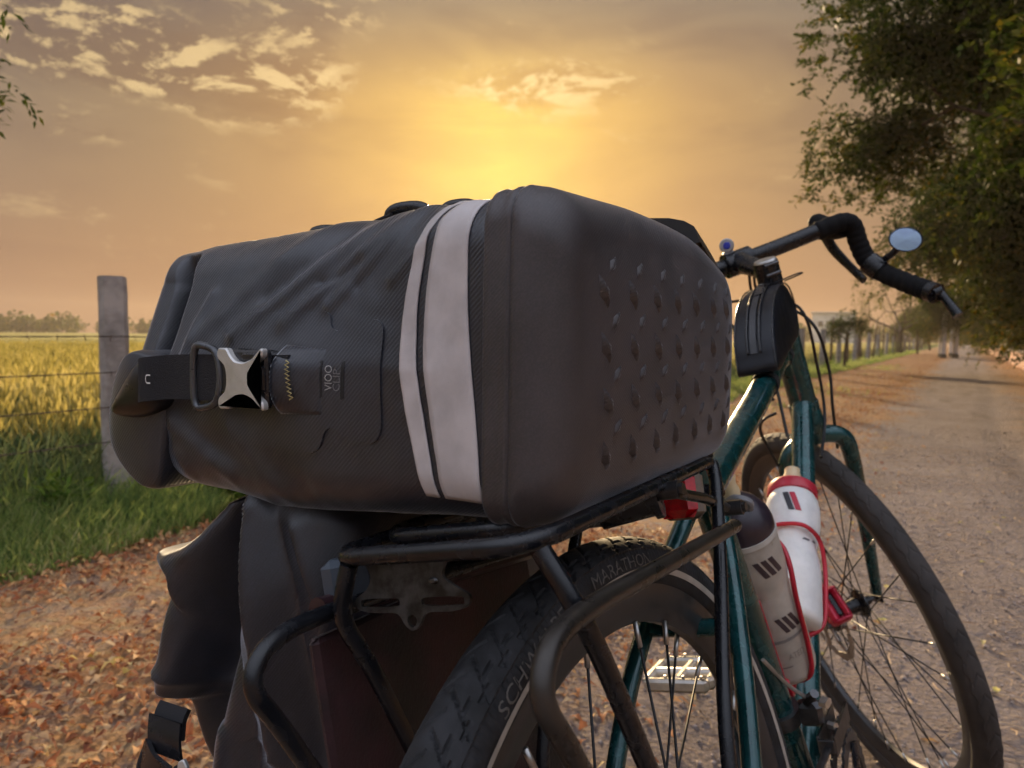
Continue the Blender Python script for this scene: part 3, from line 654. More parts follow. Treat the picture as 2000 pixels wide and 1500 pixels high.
def low_wall():
    e = tag(empty('low_wall', (1.75, 20, 0)), 'low pinkish brick wall along the right side of the path', 'wall'); r = random.Random(2)
    BR = [mat('brick_%s' % n, c, .9, var=.3, scale=14, bump=.4, bscale=50, bdist=.004) for n, c in (('red', (0.42, 0.20, 0.14)), ('pink', (0.52, 0.30, 0.22)), ('pale', (0.55, 0.38, 0.29)))]
    y0, y1 = 20.0, 110.0; n = 90; V = []; F = []
    for k in range(n + 1):
        y = y0 + (y1 - y0) * k / n; z = float(gz(0, y)); V += [(-.11, y - 20, z - .1), (-.11, y - 20, z + .48), (.11, y - 20, z + .48), (.11, y - 20, z - .1)]
    for k in range(n): F += [(k * 4 + a, k * 4 + 4 + a, k * 4 + 5 + a, k * 4 + 1 + a) for a in range(3)]
    F.append((3, 2, 1, 0)); mesh('core', V, F, mat('mortar', (0.45, 0.38, 0.33), .95), e, False)
    src = [mesh('brick', *box(0, 0, 0, .235, .225, .07, .006), m, e, False) for m in BR]
    cnt = 0
    for c in range(6):
        y = y0 + .12 * (c % 2)
        while y < 31 and cnt < 290:
            i = r.randrange(3); s = src[i]
            o = s if cnt < 3 and i == cnt else s.copy()
            if o is not s: COL.objects.link(o)
            o.location = (r.uniform(-.004, .004), y - 20 + .115, float(gz(0, y)) + .03 + c * .083); o.rotation_euler = (0, 0, rad(r.uniform(-1, 1))); y += .245; cnt += 1
    for s in src:
        if s.location.length < 1e-6: s.location = (0, .1, .43)
    V = []; F = []; y = 31.0
    while y < y1:
        z = float(gz(0, y))
        for c in range(6):
            v, f = box(0, y - 20 + .12 * (c % 2), z + .03 + c * .083, .235, .47, .07); o = len(V); V += v; F += [tuple(i + o for i in q) for q in f]
        y += .49
    o = mesh('brick', V, F, BR[1], e, False); o['kind'] = 'stuff'
    mesh('coping', *box(0, (y1 - y0) / 2, 0, .3, y1 - y0, .05), mat('coping', (0.55, 0.45, 0.38), .9), e, False).location = (0, 0, 0)
    cp = e.children[-1]
    for o in e.children:
        if o.name.startswith('coping'):
            for v in o.data.vertices: v.co.z += float(gz(0, v.co.y + 20)) + .53
low_wall()
# ------------------------------------------------------------------ air
def haze():
    V, F = box(-90, 150, 7.0, 520, 420, 16.4); m = bpy.data.materials.new('warm_haze'); m.use_nodes = True; t = NT(m.node_tree)
    v = t.n('VolumePrincipled', {'Color': (1.0, 0.88, 0.74, 1), 'Density': 0.0006, 'Anisotropy': 0.35}); t.n('OutputMaterial', {1: v.outputs[0]})
    o = mesh('haze', V, F, m, None, False); tag(o, kind='stuff')
HAZE = True
if HAZE: haze()

# ------------------------------------------------------------------ bicycle (built upright, then leaned on its stand)
LEAN = 0.22233; STEER = 0.64755; WB = 1.05667; RW = 0.351; HA = rad(71.5)
BM = Matrix.Rotation(-LEAN, 4, 'Y')
TEAL = mat('teal_paint', (0.006, 0.062, 0.066), .24, .35, var=.28, scale=45, coat=.6, bump=.08, bscale=160)
BLK = mat('black_satin', (0.009, 0.010, 0.013), .25, .0, var=.25, scale=60, bump=.12, bscale=500, bdist=.0004)
TAPE = mat('bar_tape', (0.007, 0.007, 0.008), .8, var=.3, scale=120, bump=.5, bscale=260, bdist=.001, spec=.2)
RUB = mat('tyre_rubber', (0.016, 0.016, 0.018), .75, var=.75, scale=60, bump=.45, bscale=700, bdist=.0006, detail=8)
RUBF = mat('dusty_rubber', (0.042, 0.036, 0.033), .8, var=.4, scale=14, bump=.3, bscale=500, bdist=.0006, detail=8)
ALU = mat('worn_aluminium', (0.55, 0.54, 0.52), .35, .9, var=.2, scale=50)
STEEL = mat('dark_steel', (0.10, 0.10, 0.105), .35, .85, var=.3, scale=60)
SPK = mat('spoke_black', (0.03, 0.03, 0.032), .35, .6, var=.2)
RED = mat('red_anodised', (0.50, 0.012, 0.045), .32, .35, var=.15, scale=40, coat=.3)
CAGE = mat('red_cage', (0.50, 0.010, 0.030), .35, .2, var=.15, scale=40, coat=.4)
REFL = mat('reflective_strip', (0.42, 0.38, 0.33), .45, .0, var=.15, scale=60)
bike = tag(empty('bicycle', (0, 0, 0), (0, -LEAN, 0)), 'teal touring bicycle with rear rack leaning on its stand', 'bicycle')
FAX = Vector((0, -math.cos(HA), math.sin(HA))); fa = Vector((0, WB, RW)); piv = fa - Vector((0, math.sin(HA), math.cos(HA))) * .05
O_ = piv + FAX * ((.97 - piv.z) / FAX.z)
FK = Matrix.Translation(O_) @ Matrix.Rotation(STEER, 4, FAX)          # steering group: origin at the top of the steerer
HUBF = fa - O_
def part(name, b, m, sharp=40, mtx=None, parent=None): return b.build(name, m, parent or bike, sharp, mtx)
def T(*a, **k): return B().add(tube(*a, **k))
BBP = Vector((0, .445, .315)); SCL = Vector((0, .288, .692)); HTT = piv + FAX * ((.925 - piv.z) / FAX.z); HTB = piv + FAX * ((.735 - piv.z) / FAX.z)
part('top_tube', T([(0, .295, .696), (0, .56, .768), (0, HTT.y - .01, HTT.z - .085)], .0172, 24), TEAL)
part('down_tube', T([BBP, BBP.lerp(Vector((0, .872, .75)), .5), (0, .872, .752)], .0172, 24), TEAL)
sd_ = (SCL - BBP).normalized()
part('seat_tube', T([BBP, SCL, SCL + sd_ * .05], .0162, 24), TEAL)
part('head_tube', B().add(tube([HTB, HTB + FAX * .012, HTB + FAX * .013, HTT - FAX * .013, HTT - FAX * .012, HTT], [.0245, .0245, .022, .022, .0245, .0245], 24)), TEAL)
part('seat_post', T([SCL + sd_ * .05, SCL + sd_ * .23], .0136, 20), BLK)
part('seat_clamp', T([SCL + sd_ * .04, SCL + sd_ * .055], .0195, 20), BLK)
for s in (1, -1):
    part('seat_stay', T(smoothpath([(s * .012, .276, .684), (s * .03, .225, .635), (s * .052, .13, .54), (s * .067, .005, .368)], 8), [.0092, .0088, .008, .0075], 16), TEAL)
    part('chain_stay', T(smoothpath([(s * .02, .43, .312), (s * .045, .28, .325), (s * .066, .0, .352)], 8), [.011, .0095, .0085], 16), TEAL)
    part('dropout', B().add(box(s * .068, 0, .358, .006, .05, .045, .008)), STEEL)
part('stay_bridge', T([(-.036, .178, .592), (.036, .178, .592)], .008, 14), TEAL)
part('bottom_bracket', T([(-.036, .445, .315), (.036, .445, .315)], .021, 20), TEAL)
# saddle
def saddle():
    V = []; n = 14; m = 15; F = []
    for i in range(n):
        t = i / (n - 1); y = .105 + .265 * t; hw = .074 * (1 - t) ** .75 + .019 + .008 * math.sin(t * 3); z = .920 + .018 * (1 - t) ** 2 - .006 * math.sin(t * 3.14)
        for k in range(m):
            a = math.pi * k / (m - 1); c = math.cos(a); V.append((hw * c, y, z + .026 * (math.sin(a) ** .5 - 1) - .008 * abs(c) ** 3))
    for i in range(n - 1):
        for k in range(m - 1): F.append((i * m + k, i * m + k + 1, i * m + m + k + 1, i * m + m + k))
    F += [tuple(range(m)), tuple((n - 1) * m + k for k in range(m - 1, -1, -1))]
    s = mesh('saddle', V, F, mat('saddle_leather', (0.02, 0.018, 0.018), .5, var=.2), bike, True, 50)
    for x in (-.022, .022): B().add(tube(smoothpath([(x * 1.6, .12, .900), (x, .19, .880), (x, .27, .880), (x * .5, .35, .905)], 5), .0035, 8)).build('saddle_rail', STEEL, s)
saddle()
# fork, stem, handlebar
def lp(p): return Vector(p)
part('fork', B().add(tube(smoothpath([(0, .078, -.232), (0, .086, -.26), (0, .094, -.285)], 3), [.024, .026, .022], 20))
     .add(tube(smoothpath([(-.066, .2545, -.612), (-.064, .19, -.49), (-.061, .118, -.345), (-.048, .098, -.300), (0, .092, -.283), (.048, .098, -.300), (.061, .118, -.345), (.064, .19, -.49), (.066, .2545, -.612)], 8), [.0092, .0115, .0135, .015, .016, .015, .0135, .0115, .0092], 18)), TEAL, mtx=FK)
for s in (1, -1): part('fork_dropout', B().add(box(s * .066, HUBF.y - .001, HUBF.z + .004, .010, .03, .03, .006)), BLK, mtx=FK)
part('headset_spacer', T([FAX * -.05, FAX * -.022], .0185, 24), BLK, mtx=FK)
stem = part('stem', B().add(tube([FAX * -.024, FAX * .012], .0195, 24)).add(tube([(0, .008, .0), (0, .045, .018), (0, .08, .036)], [.0165, .0155, .019], 20)).add(tube([(-.024, .09, .04), (.024, .09, .04)], .0215, 20)), BLK, mtx=FK)
part('stem_cap', B().add(lathe([(0, .0165), (.010, .0165), (.0165, .0155), (.0185, .013), (.0185, .0105)], 28), frame_to((0, 0, 0), FAX)), ALU, parent=stem)
for z_ in (-.014, .002): part('clamp_bolt', T([FAX * z_ + Vector((-.012, -.019, 0)), FAX * z_ + Vector((.012, -.019, 0))], .003, 8), STEEL, parent=stem)
BARL = [(0, .09, .04), (.08, .089, .04), (.15, .086, .041), (.195, .08, .040), (.213, .083, .028), (.216, .092, -.002), (.218, .094, -.034), (.226, .083, -.064), (.230, .05, -.092), (.232, .012, -.118), (.233, -.004, -.128)]
hb = part('handlebar', B().add(tube(smoothpath([(-x, y, z) for x, y, z in BARL[:0:-1]] + BARL, 8), .0140, 16)), BLK, mtx=FK)
def wrap(s):
    P = smoothpath([(s * x, y, z) for x, y, z in BARL[2:]], 20); R = [.0155 + .0011 * abs(math.sin(i * .42)) for i in range(len(P))]; R[0] = R[1] = .0150
    part('bar_tape', B().add(tube(P, R, 18)), TAPE, parent=hb)
    # brake hood and lever
    hd = part('brake_hood', B().add(tube(smoothpath([(s * .203, .085, .034), (s * .204, .115, .040), (s * .205, .145, .050), (s * .205, .168, .068), (s * .205, .178, .072)], 6), [.021, .0215, .020, .018, .011], 16)), TAPE, parent=hb)
    part('brake_lever', B().add(tube(smoothpath([(s * .205, .160, .038), (s * .208, .158, .008), (s * .212, .140, -.032), (s * .214, .120, -.066)], 6), [.0125, .0115, .0095, .0085], 12, flat=.7)), BLK, parent=hb)
    e = part('bar_end_shifter', B().add(tube([(s * .233, -.004, -.128), (s * .2335, -.016, -.136)], .0165, 16)).add(tube([(s * .228, -.012, -.133), (s * .242, -.012, -.133)], .011, 14)), BLK, parent=hb)
    part('shift_lever', B().add(tube(smoothpath([(s * .241, -.012, -.134), (s * .241, -.020, -.152), (s * .241, -.030, -.180)], 5), [.0085, .0075, .0092], 12, flat=.9)), BLK, parent=hb)
for s in (1, -1): wrap(s)
def mirror():
    c = Vector((.262, .040, -.032)); m4 = FK @ Matrix.Translation(c)
    dcam = (Vector(CAM_POS) - BM @ (FK @ c)); nrm_ = (FK.to_3x3().inverted() @ (BM.to_3x3().inverted() @ dcam)).normalized()
    up = FK.to_3x3().inverted() @ Vector((.22, 0, 1)); x = up.cross(nrm_).normalized(); nrm2 = (nrm_ + up.normalized() * .25 + x * .3).normalized(); fm = frame_to(c, nrm2, x); fm = fm @ Matrix.Diagonal((1.0, .78, 1, 1))
    mi = part('mirror', B().add(lathe([(0, -.012), (.018, -.011), (.0255, -.004), (.0275, .0015), (.0255, .003), (.0245, .0015)], 36), fm), BLK, parent=hb)
    part('mirror_glass', B().add(lathe([(0, .0022), (.012, .0020), (.0246, .0016)], 36), fm), mat('mirror_sky_tint', (0.40, 0.52, 0.66), .06, 1.0, var=.02), parent=mi)  # blue of the reflected sky is tinted into the glass colour
    part('mirror_arm', B().add(tube(smoothpath([(.221, .090, -.052), (.235, .085, -.048), (.247, .066, -.044), tuple(c - nrm2 * .010)], 5), [.008, .006, .006, .008], 10)).add(tube([(.219, .094, -.040), (.226, .083, -.064)], .0195, 16)), BLK, parent=mi)
mirror()
def bell():
    c = Vector((-.012, .078, .072)); d = FK.to_3x3().inverted() @ (BM.to_3x3().inverted() @ (Vector(CAM_POS) - BM @ (FK @ c))); fm = frame_to(c, d)
    b = part('bar_light', B().add(lathe([(0, -.012), (.010, -.012), (.0125, -.008), (.0125, .003), (.0105, .006), (0, .006)], 20), fm).add(box(-.012, .085, .058, .018, .014, .014, .003)), mat('grey_plastic', (0.35, 0.36, 0.38), .4), parent=hb)
    part('button', B().add(lathe([(0, .0085), (.005, .0082), (.0062, .006)], 18), fm), mat('blue_button', (0.03, 0.05, 0.42), .35), parent=b)
bell()
# cables
CB = mat('cable_housing', (0.012, 0.012, 0.013), .45, var=.2)
def fk(p): return FK @ Vector(p)
for P in ([fk((.02, .11, .02)), fk((.03, .15, -.03)), (.030, .84, .90), (.034, .868, .80), (.03, .87, .72), (.024, .80, .66)],
          [fk((.03, .11, .02)), fk((.05, .17, -.02)), (.036, .87, .88), (.046, .90, .80), (.04, .90, .73), fk((.045, .12, -.32))],
          [fk((-.02, .11, .03)), fk((-.05, .17, .0)), (-.05, .86, .93), (-.045, .83, .86), (-.03, .83, .80), (-.02, .80, .70)],
          [fk((-.03, .11, .02)), fk((-.08, .16, -.03)), (-.085, .84, .90), (-.06, .79, .83), (-.03, .80, .76)],
          [(-.03, .80, .74), (-.06, .80, .715), fk((-.055, .14, -.36)), fk((-.062, .20, -.50)), fk((-.05, .19, -.545))]):
    part('cable', T(smoothpath(P, 10), .0026, 8), CB)
# wheels
def tyre_mesh(N, rt, style):
    Rc = RW - rt; ph = np.concatenate([np.linspace(-62, 62, 45), np.linspace(70, 152, 8), np.linspace(165, 195, 3), np.linspace(208, 290, 8)]); ph = np.radians(ph); M_ = len(ph)
    A, PH = np.meshgrid(np.arange(N) * 2 * np.pi / N, ph, indexing='ij'); wd = np.degrees(np.where(PH > np.pi, PH - 2 * np.pi, PH)) / 58.0; d = np.zeros_like(A)
    if style == 'net':
        u = A * 96 / (2 * np.pi); fr = lambda v: np.abs(v - np.round(v))
        ga = fr(u + .95 * wd) * 23.0; gb = fr(u - .95 * wd + .5) * 23.0; gc = np.abs(wd - .62 - .12 * np.sign(np.sin(2 * np.pi * u))) * 20; gd = np.abs(wd + .62 - .12 * np.sign(np.sin(2 * np.pi * u))) * 20
        groove = lambda g, hw: np.clip((hw - g) / .7, 0, 1)
        G = np.maximum(np.where((wd > -.05) & (wd < .95), groove(ga, 1.5), 0), np.where((wd < .05) & (wd > -.95), groove(gb, 1.5), 0))
        G = np.maximum(G, np.where(np.abs(wd) < .9, .8 * np.maximum(groove(gc, 1.2), groove(gd, 1.2)), 0)); d -= .0020 * G
        d += np.where(np.abs(wd) > .98, 0, .0011)
        sh = (np.abs(np.degrees(np.where(PH > np.pi, PH - 2 * np.pi, PH))) > 57) & (np.abs(np.degrees(np.where(PH > np.pi, PH - 2 * np.pi, PH))) < 88)
        d += np.where(sh, .0004 * np.sign(np.sin(A * 384)), 0)
    else:
        u = A * 70 / (2 * np.pi); edge = .62 + .10 * np.sin(2 * np.pi * u) * np.sign(wd)
        d += np.where(np.abs(wd) < edge, .0014, 0); d -= np.where((np.abs(wd) < .5) & (np.abs(((u + np.sign(wd) * wd) % 1) - .5) < .07), .0012, 0)
    r = Rc + (rt + d) * np.cos(PH); V = np.stack([(rt + d) * np.sin(PH), r * np.sin(A), r * np.cos(A)], -1).reshape(-1, 3)
    i, j = np.meshgrid(np.arange(N), np.arange(M_), indexing='ij'); i2 = (i + 1) % N; j2 = (j + 1) % M_
    return V, np.stack([i * M_ + j, i * M_ + j2, i2 * M_ + j2, i2 * M_ + j], -1).reshape(-1, 4)
def spoke_meshes():
    out = []
    for s in (-1, 1):
        for lead in (-1, 1):
            h = Vector((s * .030, .0225 * math.sin(lead * 1.15), .0225 * math.cos(lead * 1.15))); h2 = Vector((s * .006, 0, .290)); n2 = h2.lerp(h, .065)
            b = B().add(tube([h, h2], .00115, 6)); out.append(b)
            b2 = B().add(tube([n2, h2], .0021, 7)); b.nip = b2
    return out
SPM = None
def wheel(mtx, style, rear):
    global SPM
    prof = [(.3165, -.0135), (.311, -.0135), (.308, -.0125), (.296, -.0100), (.2885, -.0040), (.2885, .0040), (.296, .0100), (.308, .0125), (.311, .0135), (.3165, .0135), (.3165, .0115), (.309, .010), (.309, -.010), (.3165, -.0115)]
    rm = part('wheel', B().add(lathe(prof, 128, 'X', True)), mat('rim_black', (0.055, 0.055, 0.058), .38, .55, var=.2, scale=12), 35, mtx)
    V, F = tyre_mesh(1536 if rear else 840, .020, style); ty = fast_mesh('tyre', V, F, [RUB if rear else RUBF], parent=rm, smooth=True); smooth_angle(ty.data, 38)
    if rear:
        for s in (1, -1):
            ring = [(RW - .020 + (.0204) * math.cos(rad(a)), s * .0204 * math.sin(rad(a))) for a in np.linspace(97, 111, 5)]
            B().add(lathe(ring, 160, 'X')).build('reflective_ring', REFL, rm, None)
        for word, c, half in (('SCHWALBE', -18.6, 7.2), ('MARATHON', 4.2, 8.4)):
            tv, tf = text_flat(word, 1.0); tv = np.array(tv); wd_ = np.ptp(tv[:, 0]); x0 = (tv[:, 0].max() + tv[:, 0].min()) / 2; Vt = []
            for x, y, _ in tv:
                th = rad(c + (x - x0) / wd_ * 2 * half); p_ = rad(92 - y / .72 * 25); r = RW - .020 + .0205 * math.cos(p_); Vt.append((.0205 * math.sin(p_), r * math.sin(th), r * math.cos(th)))
            mesh('lettering', Vt, tf, mat('tyre_print', (0.115, 0.105, 0.095), .6, var=.25, scale=200), rm, False)
    if SPM is None: SPM = spoke_meshes()
    first = {}
    for k in range(32):
        q = k % 4; a = 2 * math.pi * k / 32
        if q not in first:
            o = SPM[q].build('spoke', SPK, rm, None); n_ = SPM[q].nip; n_ = n_.build('spoke_nipple', ALU, rm, None); first[q] = (o, n_)
        else:
            o, n_ = first[q][0].copy(), first[q][1].copy(); COL.objects.link(o); COL.objects.link(n_)
        for z in (o, n_): z.rotation_euler = (a, 0, 0)
    B().add(lathe([(.006, -.052), (.008, -.05), (.009, -.036), (.027, -.034), (.027, -.030), (.014, -.024), (.012, 0), (.014, .024), (.027, .030), (.027, .034), (.009, .036), (.008, .05), (.006, .052)], 28, 'X')).build('hub', BLK, rm, 40)
    # brake rotor on the other side: ring with slots and arms
    b = B(); n = 96; V = []; F = []
    for k in range(n):
        a = 2 * math.pi * k / n; wv = .0014 * math.sin(a * 12)
        for x in (-.0405, -.0390):
            for r in (.066 - wv, .080 + wv): V.append((x, r * math.sin(a), r * math.cos(a)))
    for k in range(n):
        j = (k + 1) % n; a, c = k * 4, j * 4
        if k % 4 != 0: F += [(a, a + 1, c + 1, c), (a + 2, c + 2, c + 3, a + 3)]
        F += [(a, c, c + 2, a + 2), (a + 1, a + 3, c + 3, c + 1)]
    b.add((V, F))
    for k in range(6):
        a = k * math.pi / 3; b.add(tube([(-.0397, .018 * math.sin(a), .018 * math.cos(a)), (-.0397, .045 * math.sin(a + .22), .045 * math.cos(a + .22)), (-.0397, .069 * math.sin(a + .52), .069 * math.cos(a + .52))], .003, 6, flat=1))
    b.add(lathe([(.022, -.0405), (.022, -.037), (.012, -.037), (.012, -.0405)], 24, 'X', True))
    b.build('brake_rotor', mat('rotor_steel', (0.34, 0.30, 0.26), .35, .9, var=.2, scale=40), rm, 30)
    if rear:
        b = B()
        for k in range(8):
            r = .050 - .0042 * k; x = .022 + .0042 * k; pr = []
            nt = 34 - 2 * k; V = []; F = []; m = nt * 2
            for i in range(m):
                a = 2 * math.pi * i / m; rr_ = r + (.0022 if i % 2 else -.0016)
                V += [(x, rr_ * math.sin(a), rr_ * math.cos(a)), (x + .0018, rr_ * math.sin(a), rr_ * math.cos(a))]
            for i in range(m): j = (i + 1) % m; F.append((2 * i, 2 * i + 1, 2 * j + 1, 2 * j))
            F += [tuple(range(0, 2 * m, 2))[::-1], tuple(range(1, 2 * m, 2))]; b.add((V, F))
        b.build('cassette', STEEL, rm, 30)
    return rm
wheel(Matrix.Translation((0, 0, RW)), 'net', True)
wheel(FK @ Matrix.Translation(HUBF), 'wave', False)
part('axle', T([(-.074, HUBF.y, HUBF.z), (.074, HUBF.y, HUBF.z)], .0055, 12), STEEL, mtx=FK)
part('axle', T([(-.08, 0, RW), (.08, 0, RW)], .005, 12), STEEL)
# front caliper on the disc side
def caliper():
    c = Vector((-.044, HUBF.y - .066, HUBF.z + .036)); fm = FK @ Matrix.Translation(c) @ Matrix.Rotation(rad(-28), 4, 'X')
    cal = part('brake_caliper', B().add(box(-.012, 0, 0, .016, .030, .062, .006)).add(box(.013, 0, 0, .012, .026, .058, .005)).add(box(0, 0, .027, .038, .026, .010, .004)).add(box(0, 0, -.027, .038, .026, .010, .004)).add(tube([(-.012, -.012, .024), (-.012, -.030, .034)], .007, 12)), RED, mtx=fm)
    part('brake_pad', B().add(box(0.0005, 0, 0, .010, .018, .040, .002)), BLK, parent=cal)
    for z in (-.026, .026): part('caliper_bolt', T([(-.014, .010, z), (-.026, .010, z)], .0048, 6), STEEL, parent=cal)
    part('adjuster', T([(-.020, 0, -.004), (-.026, 0, -.004)], .010, 18), BLK, parent=cal)
    part('caliper_bracket', B().add(box(-.006, .024, 0, .012, .022, .074, .005)), BLK, parent=cal)
caliper()
# crankset
def crankset():
    cr = part('crank', B().add(tube([(.036, 0, 0), (.072, 0, 0)], .014, 16)).add(tube([(.074, 0, 0), (.082, -.05, -.128)], [.014, .010], 12, flat=.6)), BLK, mtx=Matrix.Translation(BBP))
    for x, r, nt in ((.045, .082, 42), (.053, .068, 34)):
        V = []; F = []; m = nt * 4; prof_ = (.0, .0036, .0036, .0)
        for i in range(m):
            a = 2 * math.pi * i / m; ro = r + prof_[i % 4]; ri = r - .016
            for rr_ in (ri, ro):
                for xx in (x, x + .0028): V.append((xx, rr_ * math.sin(a), rr_ * math.cos(a)))
        for i in range(m):
            a = i * 4; c = ((i + 1) % m) * 4; F += [(a, a + 2, c + 2, c), (a + 1, c + 1, c + 3, a + 3), (a + 2, a + 3, c + 3, c + 2), (a, c, c + 1, a + 1)]
        B().add((V, F)).build('chainring', STEEL, cr, 30)
    b = B()
    for k in range(5): a = k * 2 * math.pi / 5 + .3; b.add(tube([(.058, 0, 0), (.058, .058 * math.sin(a), .058 * math.cos(a))], [.013, .008], 10, flat=.45))
    b.build('spider', BLK, cr, 40)
    cl = part('crank', B().add(tube([(-.036, 0, 0), (-.072, 0, 0)], .014, 16)).add(tube([(-.074, 0, 0), (-.082, .046, .118)], [.014, .010], 12, flat=.6)), BLK, mtx=Matrix.Translation(BBP))
    for sgn, base in ((-1, (-.082, .046, .118)), (1, (.082, -.05, -.128))):
        P0 = Vector(base); out = [(-.048, -.03), (-.040, -.042), (.040, -.042), (.048, -.03), (.048, .03), (.040, .042), (-.040, .042), (-.048, .03)]
        b = B(); xc = P0.x + sgn * .058
        for y0, y1 in ((-.045, -.034), (.034, .045)): b.add(box(xc, P0.y + (y0 + y1) / 2, P0.z, .086, y1 - y0, .017, .004))
        for x0 in (-.042, 0, .042): b.add(box(xc + x0, P0.y, P0.z, .010, .070, .016, .004))
        b.add(tube([P0, (xc + sgn * .04, P0.y, P0.z)], .008, 12))
        for dx in (-.036, -.012, .012, .036):
            for dy in (-.040, .040): b.add(tube([(xc + dx, P0.y + dy, P0.z), (xc + dx, P0.y + dy, P0.z + .0125)], .0018, 6))
        part('pedal', b, mat('pedal_alloy', (0.66, 0.64, 0.60), .45, .55, var=.2, scale=50), 35, parent=(cl if sgn < 0 else cr))
crankset()
part('chain', B().add(tube([(.049, BBP.y, BBP.z + .084), (.047, .22, .404), (.043, 0, .396)], .0042, 6, flat=.6)).add(tube([(.049, BBP.y, BBP.z - .084), (.045, .10, .20), (.043, .02, .24)], .0042, 6, flat=.6)), STEEL)
part('front_derailleur', B().add(tube([(.0, .402, .418), (.0, .396, .434)], .0215, 18)).add(box(.030, .408, .425, .030, .022, .026, .005)).add(box(.040, .425, .402, .0025, .095, .020, .001), Matrix.Rotation(0, 4, 'X')).add(box(.056, .425, .402, .0025, .095, .022, .001)).add(tube([(.03, .40, .44), (.044, .385, .455)], .005, 8)).add(box(.048, .378, .402, .016, .004, .014, .001)), STEEL, 30)
for p_ in ((.046, .395, .441), (.044, .413, .437), (.048, .404, .414)): part('derailleur_bolt', T([p_, (p_[0] + .008, p_[1] - .004, p_[2])], .0045, 6), ALU)
part('gear_cable', T(smoothpath([(.008, .345, .505), (.020, .372, .470), (.032, .392, .448)], 5), .0022, 7), ALU)
part('kickstand', T(smoothpath([(-.03, .37, .32), (-.085, .36, .24), (-.20, .33, -.035)], 6), [.010, .009, .008], 12), BLK)
part('rear_derailleur', B().add(box(.072, -.01, .305, .018, .03, .05, .006)).add(box(.062, .01, .245, .012, .03, .09, .006)), BLK, 30)
# rack
def plate_with_holes(outer, holes, h):
    cu = bpy.data.curves.new('plate', 'CURVE'); cu.dimensions = '2D'; cu.fill_mode = 'BOTH'; cu.extrude = h / 2
    for loop in [outer] + holes:
        sp = cu.splines.new('POLY'); sp.points.add(len(loop) - 1); sp.use_cyclic_u = True
        for q, (x, y) in zip(sp.points, loop): q.co = (x, y, 0, 1)
    t = bpy.data.objects.new('plate', cu); COL.objects.link(t); me = t.to_mesh(); V = [tuple(v.co) for v in me.vertices]; F = [tuple(p.vertices) for p in me.polygons]
    t.to_mesh_clear(); bpy.data.objects.remove(t); bpy.data.curves.remove(cu); return V, F
def rack():
    r = .0052; Z = .737
    rk = part('rear_rack', B().add(tube(bend([(.052, .165, Z - .03), (.055, .15, Z), (.061, -.135, Z), (.048, -.158, Z), (-.066, -.150, Z), (-.080, -.128, Z), (-.073, .15, Z), (-.070, .165, Z - .03)], .022), r, 14)), BLK)
    part('deck_rail', B().add(tube(bend([(-.066, .14, Z + .002), (-.076, -.088, Z + .003), (-.060, -.112, Z + .003), (.022, -.122, Z + .003), (.036, -.105, Z + .003), (.033, .14, Z + .002)], .02), r, 14)), BLK, parent=rk)
    for s in (1, -1):
        part('rack_strut', B().add(tube(smoothpath([(s * .062, -.150, Z - .004), (s * .075, -.148, .702), (s * .076, -.128, .66), (s * .077, -.075, .53), (s * .078, -.012, .395)], 6), r, 14)), BLK, parent=rk)
        part('rack_strut', B().add(tube(smoothpath([(s * .056, .148, Z - .002), (s * .060, .135, Z - .02), (s * .064, .095, .66), (s * .070, .020, .55), (s * .076, -.004, .395)], 6), r, 14)), BLK, parent=rk)
        part('pannier_rail', B().add(tube(smoothpath([(s * .082, .092, .693), (s * .085, -.059, .702), (s * .085, -.150, .7065), (s * .085, -.187, .7045), (s * .085, -.203, .695), (s * .085, -.205, .682), (s * .085, -.194, .662), (s * .084, -.150, .58), (s * .080, -.05, .42), (s * .078, -.015, .395)], 6), r * .98, 14)), mat('worn_rack_tube', (0.042, 0.036, 0.031), .30, .40, var=.35, scale=30) if s > 0 else BLK, parent=rk)
        part('rack_stay', B().add(tube([(s * .058, .028, .732), (s * .060, .10, .714), (s * .058, .160, .696)], .0042, 12)), mat('worn_rack_tube', (0.042, 0.036, 0.031), .30, .40, var=.35, scale=30), parent=rk)
        for p_ in ((.060, .026, .732), (.060, .162, .695)):
            part('rack_bolt', B().add(tube([(s * (p_[0] - .008), p_[1], p_[2]), (s * (p_[0] + .010), p_[1], p_[2])], .0062, 14)).add(tube([(s * (p_[0] + .010), p_[1], p_[2]), (s * (p_[0] + .013), p_[1], p_[2])], .0042, 6)), STEEL, parent=rk)
    part('rack_cross_bar', T([(-.06, .10, Z), (.056, .10, Z)], .0045, 12), BLK, parent=rk)
    # slotted plate for a light
    out = smoothpath([(-.026, .0), (.022, .0), (.022, -.018), (.030, -.028), (.038, -.036), (.036, -.045), (.026, -.049), (.010, -.050), (.005, -.060), (0, -.065), (-.005, -.060), (-.010, -.050), (-.026, -.049), (-.037, -.045), (-.038, -.036), (-.030, -.028), (-.026, -.016)], 4, True)
    fm = frame_to((-.028, -.140, .733), (.05, -1, .10), (1, 0.05, -.02)) @ Matrix.Diagonal((1, .60, 1, 1)); V, F = plate_with_holes([(p.x, p.y) for p in out], [[(p.x + x, p.y) for p in smoothpath([(-.011, -.0365), (.011, -.0365), (.0135, -.040), (.011, -.0435), (-.011, -.0435), (-.0135, -.040)], 3, True)] for x in (-.021, .021)] + [[(.0032 * math.cos(a), -.0565 + .0055 * math.sin(a)) for a in np.linspace(0, 6.283, 14, False)]], .0025)
    pl = part('light_bracket', B().add((V, F), fm), mat('grimy_black_plate', (0.030, 0.029, 0.028), .45, .2, var=.9, scale=110, bump=.3, bscale=120), 30, parent=rk)
    part('bracket_bolt', B().add(lathe([(0, .0038), (.002, .0036), (.003, .0022)], 12), fm @ Matrix.Translation((.017, -.022, 0))), STEEL, parent=pl)
rack()
